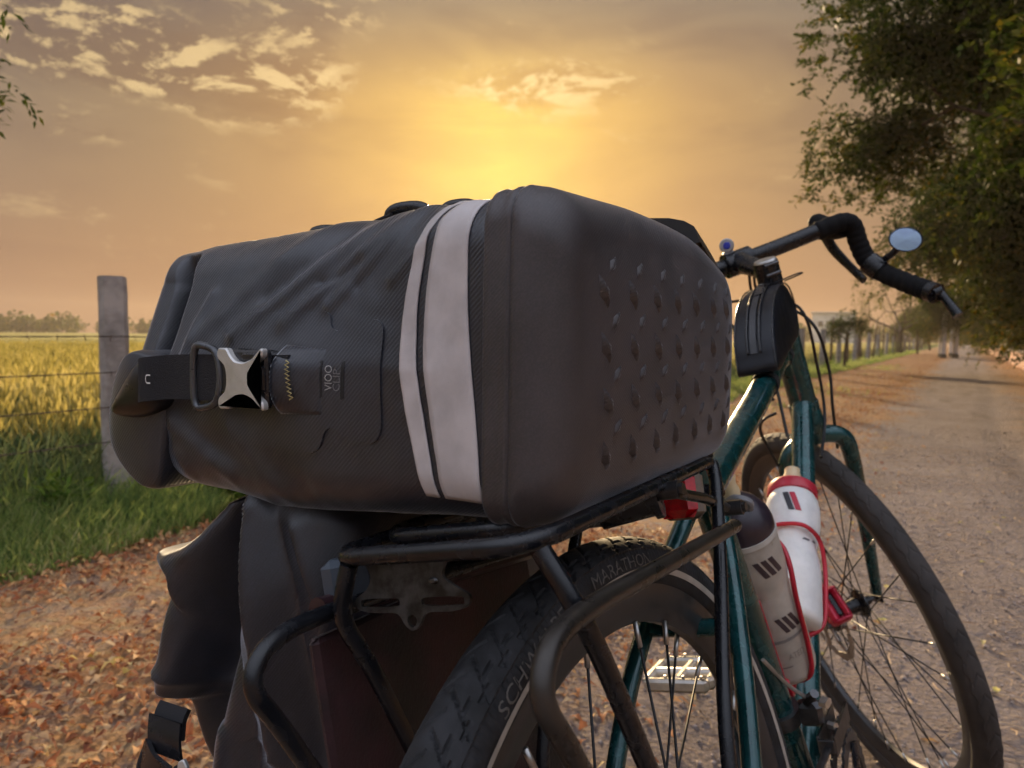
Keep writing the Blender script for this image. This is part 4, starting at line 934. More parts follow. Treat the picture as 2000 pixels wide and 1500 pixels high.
def tail_light():
    fm = Matrix.Translation((.004, .205, .704)) @ Matrix.Rotation(rad(-12), 4, 'X')
    t = part('tail_light', B().add(box(0, .004, 0, .040, .018, .044, .006)), mat('light_housing', (0.20, 0.16, 0.12), .4), 30, fm)
    part('light_lens', B().add(box(0, -.010, 0, .037, .014, .042, .008)), mat('red_lens', (0.62, 0.006, 0.018), .18, 0, var=.35, scale=90, coat=.8, sss=.0, bump=.5, bscale=160, bdist=.002), 30, parent=t)
    part('light_mount', T([(-.03, .02, .0), (.03, .02, .0)], .009, 12), BLK, parent=t)
tail_light()
part('rubber_bumper', B().add(tube([(.012, .02, .724), (.050, .03, .729)], .0135, 18)).add(tube([(.048, .0295, .7288), (.053, .0308, .7294)], .016, 18)), BLK)

# ------------------------------------------------------------------ bags
CLOTH = fabric('coated_black_cloth', (0.0120, 0.0132, 0.0190), (0.0245, 0.0265, 0.0365), .34)
SHELL = fabric('moulded_black_cloth', (0.026, 0.0225, 0.0245), (0.054, 0.0440, 0.0455), .48, 3200, .22, .5)
DARKIN = mat('dark_lining', (0.012, 0.012, 0.014), .6, var=.2)
WEB = mat('webbing', (0.014, 0.014, 0.017), .75, var=.3, scale=300, bump=.8, bscale=900, bdist=.0008)
TAPE_W = mat('grey_reflective_tape', (0.56, 0.515, 0.51), .40, .0, var=.13, scale=38, bump=.35, bscale=1400, bdist=.0003, detail=8)
PLAST = mat('black_plastic', (0.016, 0.016, 0.019), .26, var=.2, scale=40)
SILV = mat('silver_buckle_metal', (0.62, 0.61, 0.59), .36, .55, var=.10, scale=60, bump=.06, bscale=900, bdist=.0002)
def rrect(yc, hy, zc, hz_, r, N):
    """rounded rectangle in (y, z): N points, starting at the middle of the far side, going round by the top to the near side"""
    r = max(min(r, hy * .98, hz_ * .98), .001); pts = []
    seg = [('l', (hy, 0), (hy, hz_ - r)), ('a', (hy - r, hz_ - r), 0), ('l', (hy - r, hz_), (-hy + r, hz_)), ('a', (-hy + r, hz_ - r), 90), ('l', (-hy, hz_ - r), (-hy, -hz_ + r)), ('a', (-hy + r, -hz_ + r), 180), ('l', (-hy + r, -hz_), (hy - r, -hz_)), ('a', (hy - r, -hz_ + r), 270), ('l', (hy, -hz_ + r), (hy, 0))]
    frac = [.03, .10, .14, .12, .24, .12, .12, .10, .03]; cnt = [max(2, int(N * f)) for f in frac]; cnt[4] += N - sum(cnt)
    for (k, a, b), c in zip(seg, cnt):
        for i in range(c):
            t = i / c
            if k == 'l': pts.append((a[0] + (b[0] - a[0]) * t, a[1] + (b[1] - a[1]) * t))
            else: an = rad(b + 90 * t); pts.append((a[0] + r * math.cos(an), a[1] + r * math.sin(an)))
    return [(yc + y, zc + z) for y, z in pts]
BX = np.interp
XT = [-.50, -.46, -.42, -.37, -.32, -.27, -.23, -.19, -.15, -.13]
ZT = [.889, .894, .898, .900, .902, .903, .903, .902, .902, .902]
ZB = [.722, .716, .721, .718, .713, .717, .722, .726, .729, .731]
YA = [-.120, -.122, -.125, -.129, -.131, -.132, -.133, -.133, -.134, -.134]
YF = [.17, .172, .175, .178, .18, .183, .186, .189, .192, .192]
XSEAM, RC = -.129, .025
RIDGES_W = .75
RIDGES = [([(-.352, .828), (-.30, .862), (-.25, .888), (-.20, .915), (-.17, .93)], .0050, .0075), ([(-.305, .836), (-.262, .866), (-.225, .890), (-.185, .915), (-.16, .935)], .0055, .0070),
          ([(-.268, .846), (-.235, .870), (-.205, .894), (-.165, .92)], .0045, .0065), ([(-.392, .825), (-.34, .868), (-.29, .902), (-.25, .93)], .0038, .010),
          ([(-.280, .860), (-.262, .864), (-.246, .872)], -.0035, .0040), ([(-.400, .812), (-.396, .835), (-.388, .856)], .0040, .0055), ([(-.33, .852), (-.29, .880), (-.26, .900)], -.0035, .008),
          ([(-.245, .858), (-.215, .884), (-.19, .905)], -.0035, .006), ([(-.42, .80), (-.41, .76), (-.40, .735)], .004, .012), ([(-.37, .752), (-.33, .742), (-.28, .738)], -.0035, .014),
          ([(-.345, .768), (-.33, .750), (-.30, .728)], .0030, .010), ([(-.215, .86), (-.19, .88), (-.165, .90)], .0030, .005), ([(-.430, .78), (-.39, .755), (-.35, .735)], .0035, .009)]
def seg_dist(px, pz, P):
    best = None
    for (ax, az), (bx, bz) in zip(P, P[1:]):
        dx, dz = bx - ax, bz - az; t = np.clip(((px - ax) * dx + (pz - az) * dz) / (dx * dx + dz * dz), 0, 1); d = np.hypot(px - ax - t * dx, pz - az - t * dz); best = d if best is None else np.minimum(best, d)
    return best
bag = tag(empty('pannier_bag', (-.29, .04, .73)), 'big black roll top bag lying across the rack, with two grey reflective bands', 'bag')
BO = Vector((-.29, .04, .73)); BLOC = Matrix.Translation(-BO)
def bag_body():
    N = 300; rings = []; xs = np.concatenate([np.linspace(-.467, -.40, 44), np.linspace(-.399, XSEAM - .015, 120)])
    def sect(x, ins=0.0, r=.028):
        zt, zb, ya, yf = BX(x, XT, ZT), BX(x, XT, ZB), BX(x, XT, YA), BX(x, XT, YF)
        return rrect((ya + yf) / 2, (yf - ya) / 2 - ins, (zt + zb) / 2, (zt - zb) / 2 - ins, r, N)
    # left cap (hidden end), rounded
    for k in range(7):
        t = k / 7; R = .012; rings.append([(-.467 - R * math.cos(t * math.pi / 2), y, z) for y, z in sect(-.48, R * (1 - math.sin(t * math.pi / 2)))])
    for x in xs: rings.append([(x, y, z) for y, z in sect(x)])
    A = np.array(rings); n0 = len(rings)
    # cloth relief
    X, Y, Z = A[..., 0], A[..., 1], A[..., 2]; ya = BX(X, XT, YA); zt = BX(X, XT, ZT); zb = BX(X, XT, ZB)
    arc = np.where(Z > zt - .001, zt + (Y - ya) - .02, Z); fadeR = np.clip((XSEAM - .017 - X) / .03, 0, 1); fadeL = np.clip((X + .468) / .02, 0, 1)
    D = np.zeros_like(X); near = np.clip((.10 - Y) / .05, 0, 1)
    for P, amp, wd in RIDGES:
        d = seg_dist(X, arc, P); D += .60 * amp * np.exp(-(d / (wd * RIDGES_W)) ** 2) * np.clip((.928 - arc) / .03, 0, 1)
    for i in range(A.shape[0]):
        for j in range(0, A.shape[1]):
            x, y, z = A[i, j]; D[i, j] += .0028 * noise.noise((x * 11, y * 11 + 3, z * 11)) + .0007 * noise.noise((x * 30 + z * 22, y * 22, z * 26 - x * 22)) + .0004 * noise.noise((x * 90, y * 90, z * 90))
    D *= fadeR * fadeL * near
    c = np.stack([X, (ya + .04) + 0 * Y, np.clip(Z, zb + .062, zt - .062)], -1); c[..., 1] = np.clip(Y, ya + .062, None)
    nrm_ = unit(A - c); A = A + nrm_ * D[..., None]
    A[..., 1] += np.clip(A[..., 2] - .810, 0, None) * .36 * np.clip((XSEAM - .02 - A[..., 0]) / .12, 0, 1) * np.clip((.05 - A[..., 1]) / .1, 0, 1)
    # inward fold of the gusset near the rolled end
    X, Y, Z = A[..., 0], A[..., 1], A[..., 2]; xv = -.4275 - np.clip(Z - .86, 0, 1) * .25; tl_ = np.clip((xv - X) / .038, 0, 1)
    dep = np.where(X > xv, .036 * np.exp(-((X - xv) / .0045) ** 2), .036 * (1 - .78 * np.clip((tl_ - .30) / .35, 0, 1) ** 2 * (3 - 2 * np.clip((tl_ - .30) / .35, 0, 1)))) * np.clip((.8885 - Z) / .022, 0, 1) * np.clip((.02 - Y) / .06, 0, 1)
    A[..., 1] += dep
    F = []; V = [tuple(p) for p in A.reshape(-1, 3)]
    for i in range(n0 - 1):
        for k in range(N): F.append((i * N + k, i * N + (k + 1) % N, (i + 1) * N + (k + 1) % N, (i + 1) * N + k))
    F.append(tuple(range(N - 1, -1, -1)))
    body = mesh('body', V, F, CLOTH, bag, True, None, BLOC)
    bv = bvhtree.BVHTree.FromPolygons(V, F[:-1])
    # moulded end: welded band, seam and rounded base
    N2 = 160; rings = []; end = XSEAM - .0165
    def ring(x, ins, r=.018, off=0.0):
        zt, zb, ya, yf = BX(x, XT, ZT), BX(x, XT, ZB), BX(x, XT, YA), BX(x, XT, YF); sag = .0
        P = rrect((ya + yf) / 2, (yf - ya) / 2 - ins, (zt + zb) / 2, (zt - zb) / 2 - ins, r - ins * .25, N2); out = []
        for y, z in P:
            fz = np.clip((y - .075) / .11, 0, 1); wz_ = float(np.clip((z - .74) / .16, 0, 1)); out.append((x + off, y, z - .10 * max(0.0, -y) ** 2 * wz_ + .006 * wz_ * math.exp(-((y - .0) / .12) ** 2) - .020 * fz ** 2 * (wz_ * 1.1 - .1)))
        return out
    for x, ins in ((end - .003, .004), (end, -.0004), (end + .0015, -.0014), (end + .005, -.0018), (end + .008, -.0010), (end + .0115, -.0016), (XSEAM - .003, -.0022), (XSEAM - .0006, -.0021), (XSEAM, -.0002), (XSEAM + .0006, -.0021), (XSEAM + .003, -.0024)): rings.append(ring(x, ins))
    for k in range(1, 15):
        a = k / 14 * math.pi / 2; rings.append(ring(-.13, -.0024 + (RC + .002) * (1 - math.cos(a)), .026, (XSEAM + .003 - -.13) + RC * math.sin(a)))
    base = -.0024 + RC + .002
    for k in range(1, 15):
        t = k / 15; rings.append(ring(-.13, base + (.062 - base) * t, .026, (XSEAM + .003 + .13) + RC + .0035 * (1 - (1 - t) ** 2)))
    V = [p for r_ in rings for p in r_]; F = []
    for i in range(len(rings) - 1):
        for k in range(N2): F.append((i * N2 + k, i * N2 + (k + 1) % N2, (i + 1) * N2 + (k + 1) % N2, (i + 1) * N2 + k))
    F.append(tuple((len(rings) - 1) * N2 + k for k in range(N2)))
    V = [(x + .0016 * noise.noise((y * 14, z * 14, 1)), y + .0012 * noise.noise((x * 18, z * 18, 6)), z + .0012 * noise.noise((x * 20, y * 12, 2))) for x, y, z in V]
    sh = mesh('base_shell', V, F, SHELL, bag, True, None, BLOC); bs = bvhtree.BVHTree.FromPolygons(V, F)
    # moulded studs
    def stud(L_, w_, h_):
        P = [(-w_, 0), (-w_ * .35, L_ * .5), (0, L_), (w_ * .35, L_ * .5), (w_, 0), (w_ * .35, -L_ * .5), (0, -L_), (-w_ * .35, -L_ * .5)]
        V_ = [(x * 1.5, y * 1.25, -.0012) for x, y in P] + [(x * .55, y * .6, h_ * .8) for x, y in P] + [(0, 0, h_)]
        F_ = [(k, (k + 1) % 8, 8 + (k + 1) % 8, 8 + k) for k in range(8)] + [(8 + k, 8 + (k + 1) % 8, 16) for k in range(8)]
        V_ = [(-x, y, z) for x, y, z in V_]
        return V_, F_
    S1 = S2 = None
    for r_ in range(8):
        z = .868 - .0148 * r_
        for c_ in range(9):
            y = -.092 + .0385 * c_ + (.013 if r_ % 2 == 0 else 0) + .0015 * r_
            if y > .172: continue
            hit = bs.ray_cast(Vector((.2, y, z)), Vector((-1, 0, 0)))
            if hit[0] is None: continue
            nz_ = hit[1] if hit[1].x > 0 else -hit[1]
            if r_ % 2:
                if S1 is None: o = S1 = mesh('stud', *stud(.0098, .0040, .0030), SHELL, sh, True, None)
                else: o = S1.copy(); COL.objects.link(o)
            else:
                if S2 is None: o = S2 = mesh('stud', *stud(.0072, .0030, .0017), SHELL, sh, True, None)
                else: o = S2.copy(); COL.objects.link(o)
            fm = frame_to(hit[0], nz_, (0, 1, 0)) @ Matrix.Rotation(rad(30 if r_ % 2 else -42), 4, 'Z')
            o.matrix_local = fm
    return body, bv, sh, bs
bag_b, bag_bv, bag_sh, bag_bs = bag_body()
def on_bag(x, z, lift=0.0):
    h = bag_bv.ray_cast(Vector((x, -.5, z)), Vector((0, 1, 0)))
    if h[0] is None: return Vector((x, -.13, z))
    return Vector((x, h[0].y - lift, z))
def decal(name, out, th, m, parent, step=.004, edge=.0006, drape=0.0, sharp=None):
    """a thin piece of material laid on the side of the bag: outline of (x, z)"""
    import bmesh
    P = [(p[0], p[1]) for p in out]; bm = bmesh.new(); vs = [bm.verts.new((x, 0, z)) for x, z in P]; f = bm.faces.new(vs)
    x0, x1 = min(p[0] for p in P), max(p[0] for p in P); z0, z1 = min(p[1] for p in P), max(p[1] for p in P)
    for k in range(1, int((x1 - x0) / step) + 1): bmesh.ops.bisect_plane(bm, geom=bm.verts[:] + bm.edges[:] + bm.faces[:], plane_co=(x0 + k * step, 0, 0), plane_no=(1, 0, 0))
    for k in range(1, int((z1 - z0) / step) + 1): bmesh.ops.bisect_plane(bm, geom=bm.verts[:] + bm.edges[:] + bm.faces[:], plane_co=(0, 0, z0 + k * step), plane_no=(0, 0, 1))
    ex = bmesh.ops.extrude_face_region(bm, geom=bm.faces[:]); top = {v for v in ex['geom'] if isinstance(v, bmesh.types.BMVert)}
    for v in bm.verts:
        q = on_bag(v.co.x, v.co.z); v.co.y = q.y + (.002 if v not in top else -th)
    bmesh.ops.recalc_face_normals(bm, faces=bm.faces); me = bpy.data.meshes.new(name); bm.to_mesh(me); bm.free(); me.materials.append(m); smooth_angle(me, 50)
    return obj(name, me, parent, BLOC if parent is bag else None)
# grey bands
def band(a, b, top_wrap=True):
    """two edges given as (z, x) tables; follows the cloth up the side and over the shoulder"""
    zs = np.linspace(.741, .905, 70); V = []; F = []; ca_, cb_ = (np.polyfit([q[0] - .82 for q in e_], [q[1] for q in e_], 3) for e_ in (a, b))
    for i, z in enumerate(zs):
        xa, xb = float(np.polyval(ca_, z - .82)), float(np.polyval(cb_, z - .82))
        for k in range(9):
            x = xa + (xb - xa) * k / 8
            if z <= .845: p = on_bag(x, z, .0012)
            else:
                an = (z - .845) / .062 * rad(72); dv = Vector((0, -math.cos(an), math.sin(an))); h_ = bag_bv.ray_cast(Vector((x, -.07, .845)) + dv * .3, -dv); p = h_[0] + dv * .0012 if h_[0] is not None else on_bag(x, .85)
            V.append(p)
    for i in range(len(zs) - 1):
        for k in range(8): F.append((i * 9 + k, i * 9 + k + 1, i * 9 + 10 + k, i * 9 + 9 + k))
    o = mesh('reflective_band', V, F, TAPE_W, bag, True, None, BLOC)
    sm = o.modifiers.new('thickness', 'SOLIDIFY'); sm.thickness = .0009; sm.offset = -1
SH = .0
band([(.742, -.183 - SH), (.759, -.190 - SH), (.802, -.199 - SH), (.844, -.201 - SH), (.872, -.197 - SH), (.892, -.187 - SH), (.905, -.178 - SH)], [(.742, -.174 - SH), (.76, -.180 - SH), (.788, -.185 - SH), (.844, -.190 - SH), (.872, -.190 - SH), (.892, -.182 - SH), (.905, -.174 - SH)])
band([(.742, -.170 - SH), (.761, -.176 - SH), (.802, -.182 - SH), (.844, -.185 - SH), (.872, -.183 - SH), (.893, -.175 - SH), (.905, -.168 - SH)], [(.742, -.146 - SH), (.79, -.150 - SH), (.83, -.154 - SH), (.87, -.156 - SH), (.897, -.155 - SH), (.905, -.152 - SH)])
# welded patch, slots, stitching, print
pout = bend([(-.306, .8425), (-.270, .8425), (-.267, .832), (-.255, .830), (-.249, .835), (-.228, .838), (-.222, .833), (-.2195, .775), (-.223, .768), (-.245, .766), (-.252, .773), (-.262, .774), (-.268, .760), (-.275, .757), (-.345, .757), (-.353, .765), (-.354, .781), (-.305, .782), (-.3035, .818), (-.354, .819), (-.353, .835), (-.345, .8425), (-.306, .8425)], .007, 5)
patch = decal('buckle_patch', [(q[0] + .006, q[1]) for q in pout][:-1], .0011, CLOTH, bag)
for x, tl in ((-.261, .0015), (-.2428, .0015)):
    decal('slot', [(x + .0012 * math.cos(a) + tl * math.sin(a) * .5, .8020 + (.0100 * (1 if math.sin(a) > 0 else -1)) + .0012 * math.sin(a)) for a in np.linspace(0, 6.283, 18, False)], .0013, DARKIN, patch, .003).matrix_local = Matrix.Identity(4)
def flap_lift(x, z):
    t = (x + .2960) / .036; u = (z - .8005) / .0215
    return .0095 * max(0.0, 1 - t) ** 1.5 * max(0.0, 1 - abs(u) ** 2.6) if t >= 0 else 0.0
def stitches():
    V = []; F = []
    b = B(); n = 18
    pts = []
    for k in range(n + 1):
        z = .8125 - .0235 * k / n; x = -.2845 + .0035 * k / n + (.0016 if k % 2 else -.0012); pts.append(on_bag(x, z, .0028 + flap_lift(x, z)))
    b.add(tube(pts, .00055, 6)); b.build('stitching', mat('yellow_thread', (0.46, 0.38, 0.16), .7, var=.3, scale=400), patch)
stitches()
for word, cx, cz, size, bold in (('VIOO', -.2542, .8030, .0082, True), ('CLIP', -.2475, .8020, .0082, False)):
    tv, tf = text_flat(word, 1.0); tv = np.array(tv); W_ = np.ptp(tv[:, 0]); x0 = (tv[:, 0].max() + tv[:, 0].min()) / 2; sc = (.0150 if bold else .0128) / W_
    V = []
    for x, y, _ in tv:      # reads from bottom to top
        px = cx + .003 - (y) * .0062 / .72 * 1.0 ; pz = cz + (x - x0) * sc; V.append(on_bag(px, pz, .0017 if bold else .0016))
    o = mesh('lettering', V, tf, mat('grey_print', (0.40, 0.40, 0.40), .6, var=.1) if bold else mat('dim_print', (0.20, 0.20, 0.21), .6, var=.1), patch, False)
# rolled end
def roll():
    prof = smoothpath([(-.424, .806), (-.447, .815), (-.468, .814), (-.483, .796), (-.491, .770), (-.489, .744), (-.472, .726), (-.448, .715), (-.431, .721), (-.424, .750), (-.422, .780)], 6, True); n = len(prof); c = Vector((-.455, .768, 0)); V = []; F = []
    P2 = [Vector((p[0], p[1])) for p in prof]; cc = Vector((-.455, .768)); ch = Vector((-.449, .789))
    lay = []
    for k in range(20): y = .175 - (.292) * k / 19; lay.append([(p.x + .002 * noise.noise((p.x * 30, y * 14, p.y * 30)), y, p.y + .002 * noise.noise((p.x * 30, y * 14, p.y * 30 + 5))) for p in P2])
    for t in (.3, .6, .85, 1.0): lay.append([(cc.x + (p.x - cc.x) * (1 - .075 * t * t), -.117 - .016 * math.sin(t * math.pi / 2), cc.y + (p.y - cc.y) * (1 - .075 * t * t)) for p in P2])
    for t in (.25, .5, .75, .95): lay.append([(cc.x + (p.x - cc.x) * .925 * (1 - t), -.133 - .004 * t * (2 - t), cc.y + (p.y - cc.y) * .925 * (1 - t)) for p in P2])
    for l in lay: V += l
    for i in range(len(lay) - 1):
        for k in range(n): F.append((i * n + k, (i * n + (k + 1) % n), (i + 1) * n + (k + 1) % n, (i + 1) * n + k))
    F.append(tuple((len(lay) - 1) * n + k for k in range(n))); F.append(tuple(range(n - 1, -1, -1)))
    o = mesh('rolled_top', [(x + .010, y, z) for x, y, z in V], F, [CLOTH, DARKIN], bag, True, None, BLOC)
    # smooth black inner side of the cloth showing where the roll ends
    T_ = smoothpath([(-.4366, .8105), (-.4490, .8055), (-.4637, .7910), (-.4800, .7705), (-.4637, .7675), (-.4430, .7690), (-.4265, .7755), (-.4205, .7870), (-.4205, .8005), (-.4260, .8115)], 5, True); T_ = [Vector((p.x + .0150, p.y, 0)) for p in T_]; cx_, cz_ = -.429, .789; V2 = []; F2 = []; m_ = len(T_)
    for f_, dy in ((1.0, .012), (.97, .0), (.88, -.0035), (.7, -.0060), (.45, -.0072), (.2, -.0076)): V2 += [(cx_ + (p.x - cx_) * f_, -.1385 + dy, cz_ + (p.y - cz_) * f_) for p in T_]
    for i in range(5):
        for k in range(m_): F2.append((i * m_ + k, i * m_ + (k + 1) % m_, (i + 1) * m_ + (k + 1) % m_, (i + 1) * m_ + k))
    F2.append(tuple(5 * m_ + k for k in range(m_))); mesh('roll_lining', V2, F2, mat('black_lining', (0.006, 0.006, 0.008), .34, var=.2, scale=60, bump=.2, bscale=700, bdist=.0004), o, True, 60)
    return o
rl = roll()
# strap, loop and buckle on the side
def ribbon(pts, half, th, nrm_dir, seg=1):
    """flat band through points, width along z"""
    P = smoothpath(pts, 6); V = []; F = []
    for p, a, b in zip(P, [P[0]] + P[:-1], P[1:] + [P[-1]]):
        t = (b - a).normalized(); wz = Vector(nrm_dir).normalized(); n_ = t.cross(wz).normalized()
        V += [p + wz * half + n_ * th, p - wz * half + n_ * th, p - wz * half - n_ * th, p + wz * half - n_ * th]
    for i in range(len(P) - 1):
        for k in range(4): F.append((i * 4 + k, i * 4 + (k + 1) % 4, i * 4 + 4 + (k + 1) % 4, i * 4 + 4 + k))
    F += [(0, 1, 2, 3), tuple(len(V) - 4 + k for k in (3, 2, 1, 0))]; return V, F
YB = -.1385
strap = B().add(ribbon([(-.424, -.1420, .7945), (-.417, -.1475, .7955), (-.408, -.1470, .797), (-.394, YB - .002, .7985), (-.370, YB - .002, .7995), (-.336, YB + .001, .800), (-.302, YB + .003, .8005), (-.286, -.1345, .801)], .0150, .0011, (.02, 0, 1))).build('strap', WEB, bag, 30, BLOC)
lt = text_flat('U', 1.0); tv = np.array(lt[0]); V = [(-.4060 + (y - .35) * .008, -.1470 - .0020, .797 + (x) * .011) for x, y, _ in tv]; mesh('lettering', V, lt[1], mat('white_print', (0.7, 0.68, 0.66), .6), strap, False)
lo = smoothpath([(-.3865, .7815), (-.3885, .7985), (-.3865, .8185), (-.376, .8200), (-.3655, .8155), (-.3615, .8005), (-.3655, .7855), (-.376, .7805)], 6, True)
B().add(tube([(p.x + .0215, YB - .0035, p.y) for p in lo], .0025, 10, True)).build('strap_loop', mat('gunmetal', (0.10, 0.105, 0.115), .28, .6, var=.2), bag, None, BLOC)
def half_out(pts): return pts + [(x, -z) for x, z in reversed(pts)]
bo = bend(half_out([(.0085, .003), (.0130, .0085), (.0212, .0140), (.0214, .0182), (.0195, .0190), (.0110, .0122), (.0040, .0100), (-.0040, .0110), (-.0085, .0150), (-.0110, .0192), (-.0195, .0192), (-.0207, .0165), (-.0205, .0125), (-.0140, .0082), (-.0125, .003)]), .0022, 3)
bf = frame_to((-.3165, YB - .0045, .8005), (0, -1, 0), (1, 0, .02))
bk = B().add(prism([(p.x, p.y) for p in bo], .0042, .0010), bf).build('buckle', SILV, bag, 40, BLOC)
B().add(box(0, 0, -.003, .040, .036, .006, .0018), bf).add(box(.006, .0135, -.0005, .014, .005, .004, .001), bf).add(box(.006, -.0135, -.0005, .014, .005, .004, .001), bf).add(box(.017, 0, -.0005, .004, .016, .004, .001), bf).build('buckle_body', PLAST, bk, 30)
B().add(box(-.3375, YB - .001, .8003, .010, .006, .035, .002)).build('buckle_bar', PLAST, bag, 30, BLOC)
# a raised hem where the buckle slips under the patch
hem = B().add(tube([on_bag(-.3135, .8215, .001), Vector((-.3120, -.1440, .8195)), Vector((-.3115, -.1475, .810)), Vector((-.3115, -.1480, .8005)), Vector((-.3115, -.1475, .791)), Vector((-.3120, -.1440, .7815)), on_bag(-.3130, .7795, .001)], .0010, 8))
V = []; F = []
n = 16
for i in range(n):
    t = i / (n - 1); x = -.2960 + .036 * t
    for k in range(15):
        u = k / 14 * 2 - 1; z = .8005 + u * (.0215 - .002 * t); q = on_bag(x, z); up_ = flap_lift(x, z); V.append((x, min(q.y - .0012 - up_, q.y - .0012), z))
for i in range(n - 1):
    for k in range(14): F.append((i * 15 + k, i * 15 + 15 + k, i * 15 + 16 + k, i * 15 + k + 1))
fl = mesh('buckle_flap', V, F, CLOTH, bag, True, None, BLOC); sm = fl.modifiers.new('thickness', 'SOLIDIFY'); sm.thickness = .0012; sm.offset = -1
# fittings on the upper face (the bag's back)
B().add(box(-.300, .04, .906, .24, .030, .008, .003)).build('mounting_rail', PLAST, bag, 30, BLOC)
def hook(x, L_, h_, y=-.035):
    return B().add(tube(smoothpath([(x - L_ / 2, y, .904), (x - L_ * .46, y, .905 + h_ * .8), (x - L_ * .2, y, .906 + h_), (x + L_ * .25, y, .905 + h_ * .92), (x + L_ * .5, y, .904)], 6), [.003, .0045, .0045, .0045, .003], 12)).build('mounting_hook', PLAST, bag, None, BLOC)
hook(-.272, .042, .013); hook(-.228, .032, .011); hook(-.186, .022, .012); hook(-.352, .032, .002)
B().add(ribbon([(-.325, -.03, .902), (-.310, -.03, .908), (-.298, -.03, .912), (-.288, -.03, .915)], .0, .0011, (0, 1, .0))).add(tube(smoothpath([(-.325, -.04, .901), (-.305, -.04, .909), (-.286, -.04, .914)], 4), .0016, 8)).build('hook_strap', WEB, bag, 30, BLOC)

# the second bag, hanging on the far side of the rack
hang = tag(empty('hanging_pannier', (-.40, .02, .30)), 'black pannier hanging beside the rear wheel, its cloth sagging in deep folds', 'bag'); HL = Matrix.Translation(-Vector((-.40, .02, .30)))
FOLDS = [([(-.352, .722), (-.345, .685), (-.330, .62), (-.325, .54)], .014, .012), ([(-.332, .715), (-.312, .66), (-.300, .58), (-.295, .5)], -.010, .014), ([(-.31, .70), (-.288, .65), (-.28, .58)], .007, .009), ([(-.462, .650), (-.432, .675), (-.402, .704), (-.365, .722)], .009, .007), ([(-.455, .636), (-.428, .615), (-.415, .58), (-.425, .552)], -.007, .010), ([(-.44, .66), (-.425, .61), (-.44, .57)], .006, .008), ([(-.36, .60), (-.345, .56), (-.35, .50)], -.007, .010), ([(-.47, .57), (-.44, .562), (-.42, .553)], .005, .005)]
def pannier():
    # world coordinates; sections from the top down: left edge, right edge, near side, far side
    zt = [.735, .724, .704, .679, .664, .648, .635, .627, .585, .549, .543, .50, .40, .30, .22]
    xl = [-.345, -.358, -.398, -.422, -.442, -.456, -.462, -.464, -.472, -.478, -.452, -.450, -.44, -.43, -.42]
    xr = [-.310, -.285, -.275, -.270, -.268, -.267, -.267, -.267, -.270, -.275, -.275, -.265, -.24, -.21, -.19]
    N = 220; rows = []; zs = np.concatenate([np.linspace(.738, .46, 130), np.linspace(.455, .20, 40)])
    for z in zs:
        a, b = np.interp(-z, -np.array(zt), xl), np.interp(-z, -np.array(zt), xr)
        P = rrect((a + b) / 2, (b - a) / 2, .045, .155, .045, N); row_ = []
        for x, y in P:
            f = np.clip((.02 - y) / .05, 0, 1)      # near side only
            t = (x - a) / (b - a); tv_ = (np.interp(z, [.44, .532, .618, .68, .719, .735], [-.43, -.418, -.396, -.375, -.366, -.36]) - a) / (b - a); dv = np.interp(z, [.40, .50, .60, .70, .738], [.030, .040, .048, .046, .028])
            d = dv * math.exp(-((t - tv_) / .115) ** 2) - .010 * math.exp(-((t - tv_ - .26) / .14) ** 2) - .008 * math.exp(-((t - tv_ + .25) / .12) ** 2)
            d += (0.0 if f <= 0 else 1.0) * sum(-am * math.exp(-(float(seg_dist(x, z, Q)) / wd) ** 1.15) for Q, am, wd in (FOLDS if f > 0 else [])) + .003 * noise.noise((x * 16, z * 10, 4)) + .006 * noise.noise((x * 7 + z * 5, z * 6, 9))
            # ridge from the pointed corner
            ex, ez = x - (-.455), z - .652; dd = abs(ex * .55 - ez * .83); d -= .010 * math.exp(-(dd / .012) ** 2) * math.exp(-(ex * ex + ez * ez) / .0035)
            y2 = y + d * f
            sp = math.exp(-((z - .649) / .010) ** 2) * np.clip((.10 - t) / .10, 0, 1) * np.clip((.03 - y) / .06, 0, 1)
            row_.append((x - .030 * sp, y2 - .0 * sp, z + .004 * sp))
        rows.append(row_)
    V = [p for r_ in rows for p in r_]; F = []
    for i in range(len(rows) - 1):
        for k in range(N): F.append((i * N + k, (i + 1) * N + k, (i + 1) * N + (k + 1) % N, i * N + (k + 1) % N))
    F.append(tuple(range(N))); F.append(tuple((len(rows) - 1) * N + k for k in range(N - 1, -1, -1)))
    o = mesh('body', V, F, CLOTH, hang, True, None, HL); return o
pannier()
